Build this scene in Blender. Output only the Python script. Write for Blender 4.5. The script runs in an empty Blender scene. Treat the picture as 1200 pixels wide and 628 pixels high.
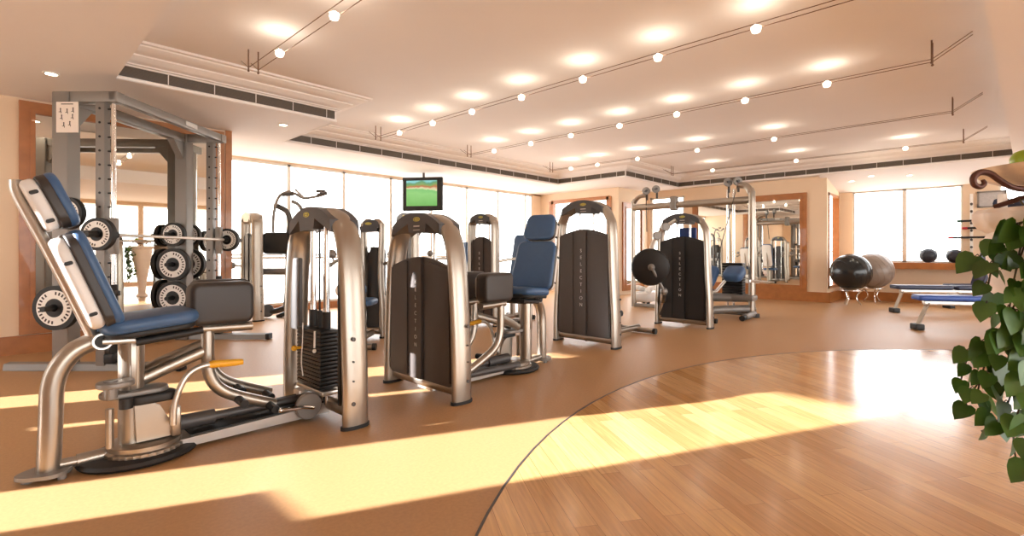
import bpy, bmesh, math, random
from mathutils import Vector, Matrix
R = math.radians
random.seed(7)
SC = bpy.context.scene
COL = SC.collection

# ---------------------------------------------------------------- materials
def lin(c):
    def f(x):
        x /= 255.0
        return x / 12.92 if x <= 0.04045 else ((x + 0.055) / 1.055) ** 2.4
    return (f(c[0]), f(c[1]), f(c[2]), 1.0)

def mat(name, c, rough=0.5, metal=0.0, coat=0.0, noise=0.0, nscale=20.0, bump=0.0, bscale=200.0, emit=None, estr=0.0, spec=0.5):
    m = bpy.data.materials.new(name); m.use_nodes = True
    nt = m.node_tree; b = nt.nodes['Principled BSDF']
    b.inputs['Base Color'].default_value = lin(c)
    b.inputs['Roughness'].default_value = rough
    b.inputs['Metallic'].default_value = metal
    b.inputs['Coat Weight'].default_value = coat
    b.inputs['Specular IOR Level'].default_value = spec
    tc = nt.nodes.new('ShaderNodeTexCoord')
    if noise:
        n = nt.nodes.new('ShaderNodeTexNoise'); n.inputs['Scale'].default_value = nscale; n.inputs['Detail'].default_value = 4
        nt.links.new(tc.outputs['Object'], n.inputs['Vector'])
        mx = nt.nodes.new('ShaderNodeMixRGB'); mx.blend_type = 'MULTIPLY'
        mx.inputs[1].default_value = lin(c)
        rp = nt.nodes.new('ShaderNodeValToRGB')
        lo = 1 - noise; hi = 1 + noise * .4
        rp.color_ramp.elements[0].position = .3; rp.color_ramp.elements[1].position = .7
        rp.color_ramp.elements[0].color = (lo, lo, lo, 1); rp.color_ramp.elements[1].color = (hi, hi, hi, 1)
        nt.links.new(n.outputs['Fac'], rp.inputs['Fac'])
        mx.inputs[0].default_value = 1
        nt.links.new(rp.outputs['Color'], mx.inputs[2])
        nt.links.new(mx.outputs['Color'], b.inputs['Base Color'])
    if bump:
        n2 = nt.nodes.new('ShaderNodeTexNoise'); n2.inputs['Scale'].default_value = bscale
        nt.links.new(tc.outputs['Object'], n2.inputs['Vector'])
        bp = nt.nodes.new('ShaderNodeBump'); bp.inputs['Strength'].default_value = bump; bp.inputs['Distance'].default_value = .002
        nt.links.new(n2.outputs['Fac'], bp.inputs['Height'])
        nt.links.new(bp.outputs['Normal'], b.inputs['Normal'])
    if emit:
        b.inputs['Emission Color'].default_value = lin(emit); b.inputs['Emission Strength'].default_value = estr
    return m

def glass_mat(name, tint=(1, 1, 1, 1), fac=.06):
    m = bpy.data.materials.new(name); m.use_nodes = True
    nt = m.node_tree; nt.nodes.remove(nt.nodes['Principled BSDF'])
    t = nt.nodes.new('ShaderNodeBsdfTransparent'); t.inputs[0].default_value = tint
    g = nt.nodes.new('ShaderNodeBsdfGlossy'); g.inputs['Roughness'].default_value = .02
    mx = nt.nodes.new('ShaderNodeMixShader'); mx.inputs[0].default_value = fac
    nt.links.new(t.outputs[0], mx.inputs[1]); nt.links.new(g.outputs[0], mx.inputs[2])
    nt.links.new(mx.outputs[0], nt.nodes['Material Output'].inputs['Surface'])
    return m

def wood_floor_mat():
    m = bpy.data.materials.new('maple_boards'); m.use_nodes = True
    nt = m.node_tree; b = nt.nodes['Principled BSDF']; L = nt.links.new
    tc = nt.nodes.new('ShaderNodeTexCoord')
    mp = nt.nodes.new('ShaderNodeMapping'); mp.inputs['Rotation'].default_value = (0, 0, R(-56.5))
    L(tc.outputs['Object'], mp.inputs['Vector'])
    br = nt.nodes.new('ShaderNodeTexBrick')
    br.inputs['Scale'].default_value = 1.0; br.inputs['Brick Width'].default_value = 1.15; br.inputs['Row Height'].default_value = .098
    br.inputs['Mortar Size'].default_value = .0011; br.inputs['Mortar Smooth'].default_value = .3; br.offset = .37; br.offset_frequency = 2
    br.inputs['Color1'].default_value = lin((222, 178, 122)); br.inputs['Color2'].default_value = lin((192, 142, 88)); br.inputs['Mortar'].default_value = lin((140, 92, 52))
    br.inputs['Bias'].default_value = -.1
    L(mp.outputs['Vector'], br.inputs['Vector'])
    mp2 = nt.nodes.new('ShaderNodeMapping'); mp2.inputs['Scale'].default_value = (2.2, 38, 1)
    L(mp.outputs['Vector'], mp2.inputs['Vector'])
    n = nt.nodes.new('ShaderNodeTexNoise'); n.inputs['Scale'].default_value = 1.6; n.inputs['Detail'].default_value = 6; n.inputs['Distortion'].default_value = .6
    L(mp2.outputs['Vector'], n.inputs['Vector'])
    rp = nt.nodes.new('ShaderNodeValToRGB'); rp.color_ramp.elements[0].position = .32; rp.color_ramp.elements[1].position = .68
    rp.color_ramp.elements[0].color = (.80, .77, .74, 1); rp.color_ramp.elements[1].color = (1.06, 1.05, 1.03, 1)
    L(n.outputs['Fac'], rp.inputs['Fac'])
    mx = nt.nodes.new('ShaderNodeMixRGB'); mx.blend_type = 'MULTIPLY'; mx.inputs[0].default_value = 1
    L(br.outputs['Color'], mx.inputs[1]); L(rp.outputs['Color'], mx.inputs[2]); L(mx.outputs['Color'], b.inputs['Base Color'])
    b.inputs['Roughness'].default_value = .22; b.inputs['Coat Weight'].default_value = .35; b.inputs['Coat Roughness'].default_value = .13
    return m

M = {}
M['wall'] = mat('peach_paint', (230, 207, 180), .8, noise=.03, nscale=1.5)
M['ceil'] = mat('ceiling_paint', (240, 237, 237), .85, noise=.02, nscale=1.0)
M['plaster'] = mat('cornice_plaster', (240, 236, 235), .75)
M['floor'] = mat('tan_rubber', (186, 144, 100), .44, noise=.10, nscale=60, bump=.15, bscale=500)
M['wood'] = wood_floor_mat()
M['orange'] = mat('honey_wood', (170, 108, 56), .35, coat=.3, noise=.16, nscale=9)
M['silver'] = mat('champagne_silver', (166, 157, 146), .32, .85, bump=.03)
M['bright'] = mat('bright_silver', (206, 203, 198), .3, .8)
M['chrome'] = mat('chrome', (230, 230, 230), .08, 1.0)
M['grey'] = mat('grey_powder_coat', (136, 132, 128), .45, .35)
M['greydark'] = mat('dark_grey_coat', (82, 80, 80), .45, .3)
M['shell'] = mat('white_shell', (228, 226, 224), .35, noise=.02)
M['hood'] = mat('charcoal_hood', (70, 70, 74), .38, noise=.04)
M['shroud'] = mat('graphite_shroud', (66, 60, 58), .42, noise=.04)
M['shroudblack'] = mat('black_shroud', (34, 33, 34), .42)
M['black'] = mat('black_rubber', (24, 24, 25), .55, bump=.1)
M['iron'] = mat('black_iron', (32, 31, 31), .4, .4)
M['blue'] = mat('blue_vinyl', (58, 92, 134), .42, bump=.1, bscale=350, noise=.05)
M['navy'] = mat('navy_vinyl', (36, 46, 76), .42, bump=.1, bscale=350)
M['royal'] = mat('royal_blue_vinyl', (48, 86, 170), .4, bump=.1, bscale=350)
M['padblack'] = mat('dark_brown_vinyl', (50, 45, 43), .45, bump=.1, bscale=350)
M['yellow'] = mat('amber_grip', (226, 168, 40), .4)
M['emblem'] = mat('yellow_emblem', (214, 202, 84), .4)
M['white'] = mat('white_paint', (236, 234, 230), .5)
M['letter'] = mat('pale_lettering', (205, 203, 200), .5)
M['paper'] = mat('paper', (232, 222, 212), .8)
M['ink'] = mat('ink', (66, 58, 56), .8)
M['red'] = mat('red_tip', (178, 40, 48), .5)
M['green'] = mat('green_tip', (40, 74, 58), .5)
M['mirror'] = mat('mirror_silvering', (236, 234, 226), .015, 1.0)
M['glass'] = glass_mat('window_glass')
M['alu'] = mat('pale_window_frame', (222, 216, 206), .4, .1)
M['vent'] = None
M['ballblack'] = mat('glossy_black_rubber', (26, 28, 30), .22)
M['ballgrey'] = mat('satin_grey_rubber', (136, 122, 112), .35)
M['slate'] = mat('slate_rubber', (38, 42, 54), .5)
M['marble'] = mat('cream_marble', (240, 220, 198), .35, noise=.22, nscale=14)
M['stone'] = mat('white_stone', (240, 230, 222), .6, noise=.05, nscale=12)
M['rust'] = mat('brown_iron', (92, 58, 48), .5, .4)
M['apple'] = mat('green_apple', (150, 178, 46), .3, noise=.18, nscale=10)
M['leaf'] = mat('ivy_leaf', (78, 122, 48), .4, noise=.45, nscale=7, coat=.08)
M['stem'] = mat('ivy_stem', (66, 60, 34), .6)
M['bulb'] = mat('halogen_bulb', (255, 240, 214), .4, emit=(255, 236, 205), estr=26)
M['lampcup'] = mat('frosted_lamp_cup', (250, 244, 232), .4, emit=(255, 238, 212), estr=4)
M['wire'] = mat('brown_wire', (120, 92, 76), .5, .5)
M['rail'] = mat('railing_grey', (176, 180, 184), .4, .4)

def vent_mat():
    m = bpy.data.materials.new('vent_slats'); m.use_nodes = True
    nt = m.node_tree; b = nt.nodes['Principled BSDF']
    b.inputs['Base Color'].default_value = lin((112, 96, 78)); b.inputs['Roughness'].default_value = .6
    return m
M['vent'] = vent_mat()

def tv_mat():
    m = bpy.data.materials.new('tv_picture'); m.use_nodes = True
    nt = m.node_tree; b = nt.nodes['Principled BSDF']; L = nt.links.new
    tc = nt.nodes.new('ShaderNodeTexCoord'); sp = nt.nodes.new('ShaderNodeSeparateXYZ'); L(tc.outputs['Object'], sp.inputs[0])
    n = nt.nodes.new('ShaderNodeTexNoise'); n.inputs['Scale'].default_value = 5; L(tc.outputs['Object'], n.inputs['Vector'])
    a1 = nt.nodes.new('ShaderNodeMath'); a1.operation = 'MULTIPLY_ADD'; a1.inputs[1].default_value = .25; L(sp.outputs['Y'], a1.inputs[0]); L(sp.outputs['Z'], a1.inputs[2])
    a2 = nt.nodes.new('ShaderNodeMath'); a2.operation = 'MULTIPLY_ADD'; a2.inputs[1].default_value = .16; L(n.outputs['Fac'], a2.inputs[0]); L(a1.outputs[0], a2.inputs[2])
    mr = nt.nodes.new('ShaderNodeMapRange'); mr.inputs['From Min'].default_value = -.22; mr.inputs['From Max'].default_value = .38; L(a2.outputs[0], mr.inputs['Value'])
    rp = nt.nodes.new('ShaderNodeValToRGB'); rp.color_ramp.interpolation = 'LINEAR'
    e = rp.color_ramp.elements; e[0].position = 0; e[0].color = lin((110, 176, 90)); e[1].position = 1; e[1].color = lin((120, 190, 190))
    for p, c in ((.5, (140, 200, 120)), (.62, (120, 190, 110)), (.66, (216, 214, 170)), (.72, (190, 110, 70)), (.8, (120, 160, 90)), (.86, (90, 150, 110)), (.92, (130, 200, 200))):
        x = e.new(p); x.color = lin(c)
    L(mr.outputs[0], rp.inputs['Fac'])
    L(rp.outputs['Color'], b.inputs['Emission Color']); b.inputs['Emission Strength'].default_value = 1.1
    b.inputs['Base Color'].default_value = (.02, .02, .02, 1); b.inputs['Roughness'].default_value = .2
    return m
M['tv'] = tv_mat()

# ---------------------------------------------------------------- mesh builder
def catmull(pts, n=6):
    pts = [Vector(p) for p in pts]
    if len(pts) < 3: return pts
    out = []
    P = [pts[0] * 2 - pts[1]] + pts + [pts[-1] * 2 - pts[-2]]
    for i in range(1, len(P) - 2):
        p0, p1, p2, p3 = P[i - 1], P[i], P[i + 1], P[i + 2]
        for k in range(n):
            t = k / n
            out.append(.5 * ((2 * p1) + (p2 - p0) * t + (2 * p0 - 5 * p1 + 4 * p2 - p3) * t * t + (3 * p1 - p0 - 3 * p2 + p3) * t ** 3))
    out.append(pts[-1])
    return out

class MB:
    def __init__(s): s.v = []; s.f = []
    def add(s, vs, fs, mx=None):
        b = len(s.v)
        for p in vs:
            p = Vector(p)
            s.v.append(mx @ p if mx else p)
        s.f += [tuple(b + i for i in f) for f in fs]
        return s
    def box(s, c, d, mx=None, bev=0.0):
        if bev > 0:
            T = Matrix.Translation(c)
            return s.slab(d[0], d[1], d[2], bev, bev, (mx @ T) if mx else T, seg=2)
        x, y, z = [k / 2 for k in d]; c = Vector(c)
        vs = [c + Vector((a * x, b * y, e * z)) for e in (-1, 1) for a, b in ((-1, -1), (1, -1), (1, 1), (-1, 1))]
        return s.add(vs, [(3, 2, 1, 0), (4, 5, 6, 7), (0, 1, 5, 4), (1, 2, 6, 5), (2, 3, 7, 6), (3, 0, 4, 7)], mx)
    def span(s, a, b):
        a = Vector(a); b = Vector(b)
        return s.box((a + b) / 2, (abs(b.x - a.x), abs(b.y - a.y), abs(b.z - a.z)))
    def slab(s, w, h, t, r, bev, mx=None, seg=4, taper=0.0, dome=0.0):
        """rounded-corner slab, w along x, h along y, t along z, edges rounded by bev"""
        bev = min(bev, t / 2 - 1e-5); r = max(r, bev + 1e-4); r = min(r, w / 2 - 1e-4, h / 2 - 1e-4)
        rings = []; ns = 5
        levels = [(-90 + 90 * k / seg) for k in range(seg + 1)] + [90 * k / seg for k in range(seg + 1)]
        for li, a in enumerate(levels):
            ins = bev * (1 - math.cos(R(a)))
            z = (-(t / 2 - bev) if li <= seg else (t / 2 - bev)) + bev * math.sin(R(a))
            ring = []
            rr = max(r - ins, 1e-4)
            for q, (cx, cy) in enumerate(((1, 1), (-1, 1), (-1, -1), (1, -1))):
                for k in range(ns + 1):
                    ang = R(90 * q + 90 * k / ns)
                    x = cx * (w / 2 - r) + rr * math.cos(ang); y = cy * (h / 2 - r) + rr * math.sin(ang)
                    x *= 1 + taper * (y / (h / 2))
                    ring.append((x, y, z))
            rings.append(ring)
        vs = [p for rg in rings for p in rg]; N = len(rings[0]); fs = []
        for i in range(len(rings) - 1):
            for k in range(N):
                k2 = (k + 1) % N
                fs.append((i * N + k, i * N + k2, (i + 1) * N + k2, (i + 1) * N + k))
        fs.append(tuple(reversed(range(N))))
        if dome:
            ci = len(vs); vs.append((0, 0, t / 2 + dome)); o = (len(rings) - 1) * N
            for k in range(N): fs.append((o + k, o + (k + 1) % N, ci))
        else: fs.append(tuple((len(rings) - 1) * N + k for k in range(N)))
        return s.add(vs, fs, mx)
    def tube(s, pts, r, n=10, smooth=0, ref=None, ra=None, mx=None, cap=True):
        """round tube of radius r (number or list); with ra and ref an oval one: ra along ref"""
        pts = catmull(pts, smooth) if smooth else [Vector(p) for p in pts]
        m = len(pts)
        rs = r if isinstance(r, (list, tuple)) else None
        vs = []; prev = None
        for i, p in enumerate(pts):
            t = (pts[min(i + 1, m - 1)] - pts[max(i - 1, 0)]).normalized()
            if ref is not None: a = Vector(ref)
            elif prev is None: a = Vector((0, 0, 1)) if abs(t.z) < .9 else Vector((1, 0, 0))
            else: a = prev
            a = (a - t * a.dot(t)).normalized(); prev = a; b = t.cross(a)
            if rs:
                x = i / (m - 1) * (len(rs) - 1); j = min(int(x), len(rs) - 2); rr = rs[j] + (rs[j + 1] - rs[j]) * (x - j)
            else: rr = r
            r1 = ra if ra else rr
            for k in range(n):
                g = 2 * math.pi * k / n
                vs.append(p + a * (math.cos(g) * r1) + b * (math.sin(g) * rr))
        fs = []
        for i in range(m - 1):
            for k in range(n):
                k2 = (k + 1) % n
                fs.append((i * n + k, i * n + k2, (i + 1) * n + k2, (i + 1) * n + k))
        if cap: fs += [tuple(reversed(range(n))), tuple((m - 1) * n + k for k in range(n))]
        return s.add(vs, fs, mx)
    def cyl(s, a, b, r, n=16, mx=None): return s.tube([a, b], r, n, mx=mx)
    def lathe(s, prof, n=24, mx=None, flute=0, fdepth=0):
        vs = []; fs = []
        for (r, z) in prof:
            for k in range(n):
                g = 2 * math.pi * k / n
                rr = r * (1 - (fdepth * (.5 + .5 * math.cos(flute * g)) if flute else 0))
                vs.append((rr * math.cos(g), rr * math.sin(g), z))
        for i in range(len(prof) - 1):
            for k in range(n):
                k2 = (k + 1) % n
                fs.append((i * n + k, i * n + k2, (i + 1) * n + k2, (i + 1) * n + k))
        fs.append(tuple(reversed(range(n)))); fs.append(tuple((len(prof) - 1) * n + k for k in range(n)))
        return s.add(vs, fs, mx)
    def disc(s, c, axis, r, t, n=24, bev=.0, mx=None):
        """solid disc of thickness t centred at c, its axis along axis"""
        q = Vector(axis).normalized().to_track_quat('Z', 'Y').to_matrix().to_4x4()
        X = Matrix.Translation(c) @ q
        if mx: X = mx @ X
        p = [(r - bev, -t / 2), (r, -t / 2 + bev), (r, t / 2 - bev), (r - bev, t / 2)] if bev else [(r, -t / 2), (r, t / 2)]
        return s.lathe(p, n, X)
    def ring(s, c, axis, r0, r1, t, n=28, mx=None):
        q = Vector(axis).normalized().to_track_quat('Z', 'Y').to_matrix().to_4x4()
        X = Matrix.Translation(c) @ q
        if mx: X = mx @ X
        vs = []; fs = []
        P = [(r0, -t / 2), (r1, -t / 2), (r1, t / 2), (r0, t / 2)]
        for (r, z) in P:
            for k in range(n):
                g = 2 * math.pi * k / n; vs.append((r * math.cos(g), r * math.sin(g), z))
        for i in range(4):
            for k in range(n):
                k2 = (k + 1) % n; i2 = (i + 1) % 4
                fs.append((i * n + k, i * n + k2, i2 * n + k2, i2 * n + k))
        return s.add(vs, fs, X)
    def sphere(s, c, r, n=20, mx=None):
        rx, ry, rz = (r, r, r) if not isinstance(r, (list, tuple)) else r
        vs = [(c[0], c[1], c[2] - rz)]; h = n // 2
        for i in range(1, h):
            a = -math.pi / 2 + math.pi * i / h
            for k in range(n):
                g = 2 * math.pi * k / n
                vs.append((c[0] + rx * math.cos(a) * math.cos(g), c[1] + ry * math.cos(a) * math.sin(g), c[2] + rz * math.sin(a)))
        vs.append((c[0], c[1], c[2] + rz)); fs = []
        for k in range(n): fs.append((0, 1 + (k + 1) % n, 1 + k))
        for i in range(h - 2):
            for k in range(n):
                k2 = (k + 1) % n; o = 1 + i * n
                fs.append((o + k, o + k2, o + n + k2, o + n + k))
        o = 1 + (h - 2) * n; T = len(vs) - 1
        for k in range(n): fs.append((o + k, o + (k + 1) % n, T))
        return s.add(vs, fs, mx)
    def prism(s, poly, a, b, axis='x', mx=None):
        """polygon in the plane across axis, extruded from a to b; poly gives (y,z), (x,z) or (x,y)"""
        def P(q, t): return {'x': (t, q[0], q[1]), 'y': (q[0], t, q[1]), 'z': (q[0], q[1], t)}[axis]
        n = len(poly)
        vs = [P(q, a) for q in poly] + [P(q, b) for q in poly]
        fs = [tuple(range(n)), tuple(reversed(range(n, 2 * n)))] + [(i, i + n, (i + 1) % n + n, (i + 1) % n) for i in range(n)]
        return s.add(vs, fs, mx)
    def build(s, name, m, parent=None, label=None, ang=35, loc=None):
        me = bpy.data.meshes.new(name)
        me.from_pydata([tuple(p) for p in s.v], [], s.f)
        bm = bmesh.new(); bm.from_mesh(me); bmesh.ops.recalc_face_normals(bm, faces=bm.faces[:]); bm.to_mesh(me); bm.free()
        for p in me.polygons: p.use_smooth = True
        me.set_sharp_from_angle(angle=R(ang))
        me.materials.append(m)
        o = bpy.data.objects.new(name, me); COL.objects.link(o)
        if loc: o.location = loc
        if parent: o.parent = parent
        if label: o['label'] = label
        return o

def tag(o, label, cat, group=None):
    o['label'] = label; o['category'] = cat
    if group: o['group'] = group
    return o
def thing(name, label, cat, loc=(0, 0, 0), rz=0.0, group=None):
    o = bpy.data.objects.new(name, None); COL.objects.link(o)
    o.location = loc; o.rotation_euler = (0, 0, rz); o.empty_display_size = .1
    return tag(o, label, cat, group)
def struct(o):
    o['kind'] = 'structure'; return o
def copy_tree(o, parent=None):
    c = o.copy(); COL.objects.link(c)
    if parent: c.parent = parent
    for ch in list(o.children): copy_tree(ch, c)
    return c
def text_part(body, size, m, parent, mx, name='lettering', spacing=1.0, align='CENTER'):
    cu = bpy.data.curves.new('lettering', 'FONT'); cu.body = body; cu.size = size; cu.align_x = align; cu.align_y = 'CENTER'
    cu.space_line = spacing; cu.extrude = .0006
    t = bpy.data.objects.new('lettering_curve', cu); COL.objects.link(t)
    bpy.context.view_layer.update()
    me = bpy.data.meshes.new_from_object(t.evaluated_get(bpy.context.evaluated_depsgraph_get()))
    bpy.data.objects.remove(t); bpy.data.curves.remove(cu)
    me.name = name; me.transform(mx); me.materials.clear(); me.materials.append(m)
    o = bpy.data.objects.new(name, me); COL.objects.link(o); o.parent = parent
    return o

# ---------------------------------------------------------------- camera
F_PX, HOR, YAW, EYE = 582.0, 295.6, R(43.6), 1.1
CA, SA = math.cos(YAW), math.sin(YAW)
cam = bpy.data.cameras.new('camera'); co = bpy.data.objects.new('camera', cam); COL.objects.link(co)
co.location = (0, 0, EYE); co.rotation_euler = (R(90), 0, YAW - R(90))
cam.sensor_width = 36; cam.lens = F_PX / 1200 * 36; cam.shift_y = -(314 - HOR) / 1200; cam.clip_start = .05; cam.clip_end = 200
SC.camera = co
def at_depth(u, v, d):
    s = (u - 600) / F_PX * d
    return Vector((d * CA + s * SA, d * SA - s * CA, EYE - (v - HOR) / F_PX * d))
def on_height(u, v, z=0.0): return at_depth(u, v, F_PX * (EYE - z) / (v - HOR))
def on_x(u, v, X): return at_depth(u, v, X / (CA + SA * (u - 600) / F_PX))

# ---------------------------------------------------------------- the room
H1, H2 = 2.77, 3.08
YM, YW, XR, XM = 7.55, 9.4, 13.9, 12.6       # mirror wall, window wall, far window wall, far mirror wall
XL, YB = -3.0, -5.0
TRAY = [(.83, 6.04), (3.05, 6.04), (3.05, 7.67), (9.71, 7.67), (9.71, 5.78), (12.34, 5.78), (12.34, -.36)]

# floor: tan rubber with a round maple inlay
CX, CY, CR = 3.75, -2.47, 4.6
NSEG = 120
circ = [(CX + CR * math.cos(2 * math.pi * k / NSEG), CY + CR * math.sin(2 * math.pi * k / NSEG)) for k in range(NSEG)]
b = MB(); b.span((XL - .2, YB - 3.2, -.12), (XR + .2, YW + .2, 0))
struct(b.build('floor', M['floor']))
b = MB(); b.prism(circ, -.02, .0015, 'z'); struct(b.build('floor_inlay', M['wood']))
b = MB()
b.ring((CX, CY, .001), (0, 0, 1), CR, CR + .012, .003, n=NSEG); struct(b.build('trim_1', M['greydark']))

# ceiling: high tray and the lower soffit round it
b = MB()
b.span((XL - .2, YB - 3.2, H2), (XR + .2, YW + .2, H2 + .1))
struct(b.build('ceiling', M['ceil']))
b = MB()
for x0, x1, y0, y1 in ((XL - .2, .83, YB - 3.2, YW + .2), (.83, 12.34, YB - 3.2, -1.0), (.83, 3.05, 6.04, YW + .2), (3.05, 9.71, 7.67, YW + .2),
                       (9.71, 12.34, 5.78, YW + .2), (12.34, XR + .2, 2.62, YW + .2)):
    b.span((x0, y0, H1), (x1, y1, H2 + .02))
b.prism([(12.34, H1), (XR + .02, 2.5), (XR + .2, 2.5), (XR + .2, H2 + .02), (12.34, H2 + .02)], YB - 3.2, 2.62, 'y')
b.prism([(.83, -1.0), (12.34, -1.0), (12.34, -.36), (.83, .18)], H1, H2 + .02, 'z')
struct(b.build('ceiling_soffit', M['ceil']))

def sweep(path, prof, name, m, parent=None):
    """profile (n, z) swept with mitres along a plan path; n is measured to the right-hand (inner) side"""
    rings = []
    for i, p in enumerate(path):
        p = Vector(p)
        dirs = []
        if i > 0: dirs.append((p - Vector(path[i - 1])).normalized())
        if i < len(path) - 1: dirs.append((Vector(path[i + 1]) - p).normalized())
        ns = [Vector((d.y, -d.x)) for d in dirs]
        if len(ns) == 1: nn = ns[0]
        else:
            nn = (ns[0] + ns[1]).normalized(); nn = nn / max(nn.dot(ns[0]), .2)
        rings.append([(p.x + nn.x * n, p.y + nn.y * n, z) for (n, z) in prof])
    b = MB(); k = len(prof)
    vs = [q for r in rings for q in r]; fs = []
    for i in range(len(rings) - 1):
        for j in range(k):
            j2 = (j + 1) % k
            fs.append((i * k + j, i * k + j2, (i + 1) * k + j2, (i + 1) * k + j))
    fs += [tuple(range(k)), tuple(reversed([(len(rings) - 1) * k + j for j in range(k)]))]
    b.add(vs, fs)
    return b.build(name, m, parent, ang=25)
lower = [(-.02, H1 - .004), (.004, H1 - .004), (.016, H1 + .006), (.016, H1 + .028), (.004, H1 + .036), (-.02, H1 + .036)]
crown = [(-.02, H1 + .138), (.02, H1 + .138), (.024, H1 + .15), (.05, H1 + .154), (.054, H1 + .166), (.085, H1 + .172), (.12, H1 + .185),
         (.15, H1 + .21), (.16, H1 + .215), (.163, H1 + .23), (.215, H1 + .236), (.26, H1 + .25), (.295, H1 + .272), (.30, H1 + .285), (.335, H1 + .288), (.34, H2), (-.02, H2)]
struct(sweep(TRAY, lower, 'trim_2', M['plaster']))
struct(sweep(TRAY, crown, 'trim_3', M['plaster']))
VL = ['long slatted air vent under the cornice above the weight rack', 'short slatted air vent on the return of the cornice by the weight rack',
      'long brown air vent under the cornice above the television', 'slatted air vent on the cornice above the honey wood framed opening',
      'short brown air vent on the cornice above the cable station', 'long brown air vent on the cornice towards the exercise balls']
for i in range(6):
    p, q = Vector(TRAY[i]), Vector(TRAY[i + 1]); d = (q - p); L = d.length; d.normalize(); n = Vector((d.y, -d.x))
    v = thing('air_vent', VL[i], 'vent', (p.x, p.y, H1 + .087), math.atan2(d.y, d.x))
    e0 = .012 if i == 0 else .012
    b = MB(); b.box((L / 2, -.004, 0), (L - .02, .01, .10)); b.build('backing', M['greydark'], v)
    b = MB()
    for k in range(9): b.box((L / 2, -.004 - .0, -.044 + k * .011), (L - .02, .022, .0042))
    b.build('slats', M['vent'], v)
    k = .0
    while k < L:
        b = MB(); b.box((min(max(k, .012), L - .012), -.004, 0), (.007, .026, .10)); k += .42
        b.build('divider', M['plaster'], v)

# walls
b = MB(); b.span((XL - .2, YM, 0), (2.22, YM + .15, H1)); struct(b.build('wall_left', M['wall']))
b = MB(); b.span((2.22, YM - .02, 0), (2.30, YM + .17, H1)); struct(b.build('trim_4', M['orange']))
b = MB(); b.span((2.10, YM + .17, 0), (2.25, YW + .15, H1)); struct(b.build('wall_recess', M['wall']))
b = MB(); b.span((XL, YM - .018, 0), (2.22, YM, .19)); b.span((XL, YM - .025, .185), (2.22, YM, .2)); struct(b.build('baseboard_left', M['orange']))
# side wall out of view to the left, with sun openings, their slots and sills shaped to place the sun patches
b = MB()
OPEN = [(3.88, 4.24, 2.30), (4.24, 4.76, 2.30), (4.88, 5.02, 2.5), (5.76, 5.90, 2.62), (6.47, 6.92, 2.30)]
y = YB - 3.2
for a0, a1, hd_ in OPEN:
    if a0 > y: b.span((XL - .12, y, 0), (XL, a0, H1))
    y = a1
    b.span((XL - .12, a0, hd_), (XL, a1, H1))
b.span((XL - .12, 3.88, 0), (XL, 4.24, 1.22)); b.span((XL - .12, 4.84, 0), (XL, 5.06, 1.55)); b.span((XL - .12, 5.3, 0), (XL, 6.2, 1.0))
b.span((XL - .12, y, 0), (XL, YW + .15, H1))
struct(b.build('wall_side', M['wall']))
# unseen wall added outside to block the low sun from the long window wall
b = MB(); b.span((1.85, YW + .2, -.3), (2.1, YW + 5.2, 7)); struct(b.build('wall_sun_block', M['wall']))
# window wall
XS = [2.75, 3.85, 4.95, 6.05, 7.15, 8.25, 9.35, 10.45]
b = MB(); b.span((2.25, YW, 0), (11.1, YW + .12, .12)); b.span((2.25, YW, H1 - .03), (11.1, YW + .12, H1 + .02)); b.span((10.72, YW, 0), (11.1, YW + .12, H1))
struct(b.build('wall_window', M['wall']))
b = MB(); b.span((2.25, YW - .03, 0), (10.8, YW, .13)); struct(b.build('baseboard_window', M['orange']))
edges = [2.25] + XS[0:] + [10.72]
for i in range(len(edges) - 1):
    x0, x1 = edges[i], edges[i + 1]
    w = struct(thing('window_%d' % (i + 1), 'bright window bay number', 'window', ((x0 + x1) / 2, YW + .05, .12)))
    del w['label']; del w['category']
    hw = (x1 - x0) / 2; hh = H1 - .03 - .12
    b = MB()
    for sx in (-1, 1): b.span((sx * hw, -.03, 0), (sx * (hw - .028), .03, hh))
    b.span((-hw, -.03, 0), (hw, .03, .05)); b.span((-hw, -.03, hh - .04), (hw, .03, hh)); b.span((-hw, -.025, .86), (hw, .025, .90))
    b.build('frame', M['alu'], w)
    b = MB(); b.span((-hw + .02, -.004, .03), (hw - .02, .004, hh - .03)); b.build('pane', M['glass'], w)

# far end: alcove walls
def wall_boxes(name, m, boxes):
    b = MB()
    for p, q in boxes: b.span(p, q)
    return struct(b.build(name, m))
XA = 11.1; YA = 6.8
wall_boxes('wall_alcove', M['wall'], [((XA, 9.0, 0), (XA + .12, YW, H1)), ((XA, YA, 0), (XA + .12, 7.08, H1)), ((XA, 7.08, 2.55), (XA + .12, 9.0, H1)), ((XA, 7.08, 0), (XA + .12, 9.0, .45))])
wall_boxes('wall_niche', M['wall'], [((XA + .12, YA, 0), (XM + .12, YA + .12, H1))])
w = struct(thing('window_20', '-', '-', (XA + .05, 8.04, .45))); del w['label']; del w['category']
b = MB()
for yy in (-.96, .96): b.span((-.08, yy - .07, 0), (.05, yy + .07, 2.1))
b.span((-.08, -.96, 2.02), (.05, .96, 2.12)); b.span((-.08, -.96, -.05), (.05, .96, .05)); b.build('frame', M['orange'], w)
b = MB(); b.span((.0, -.93, .02), (.008, .93, 2.05)); b.build('pane', M['glass'], w)
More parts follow.
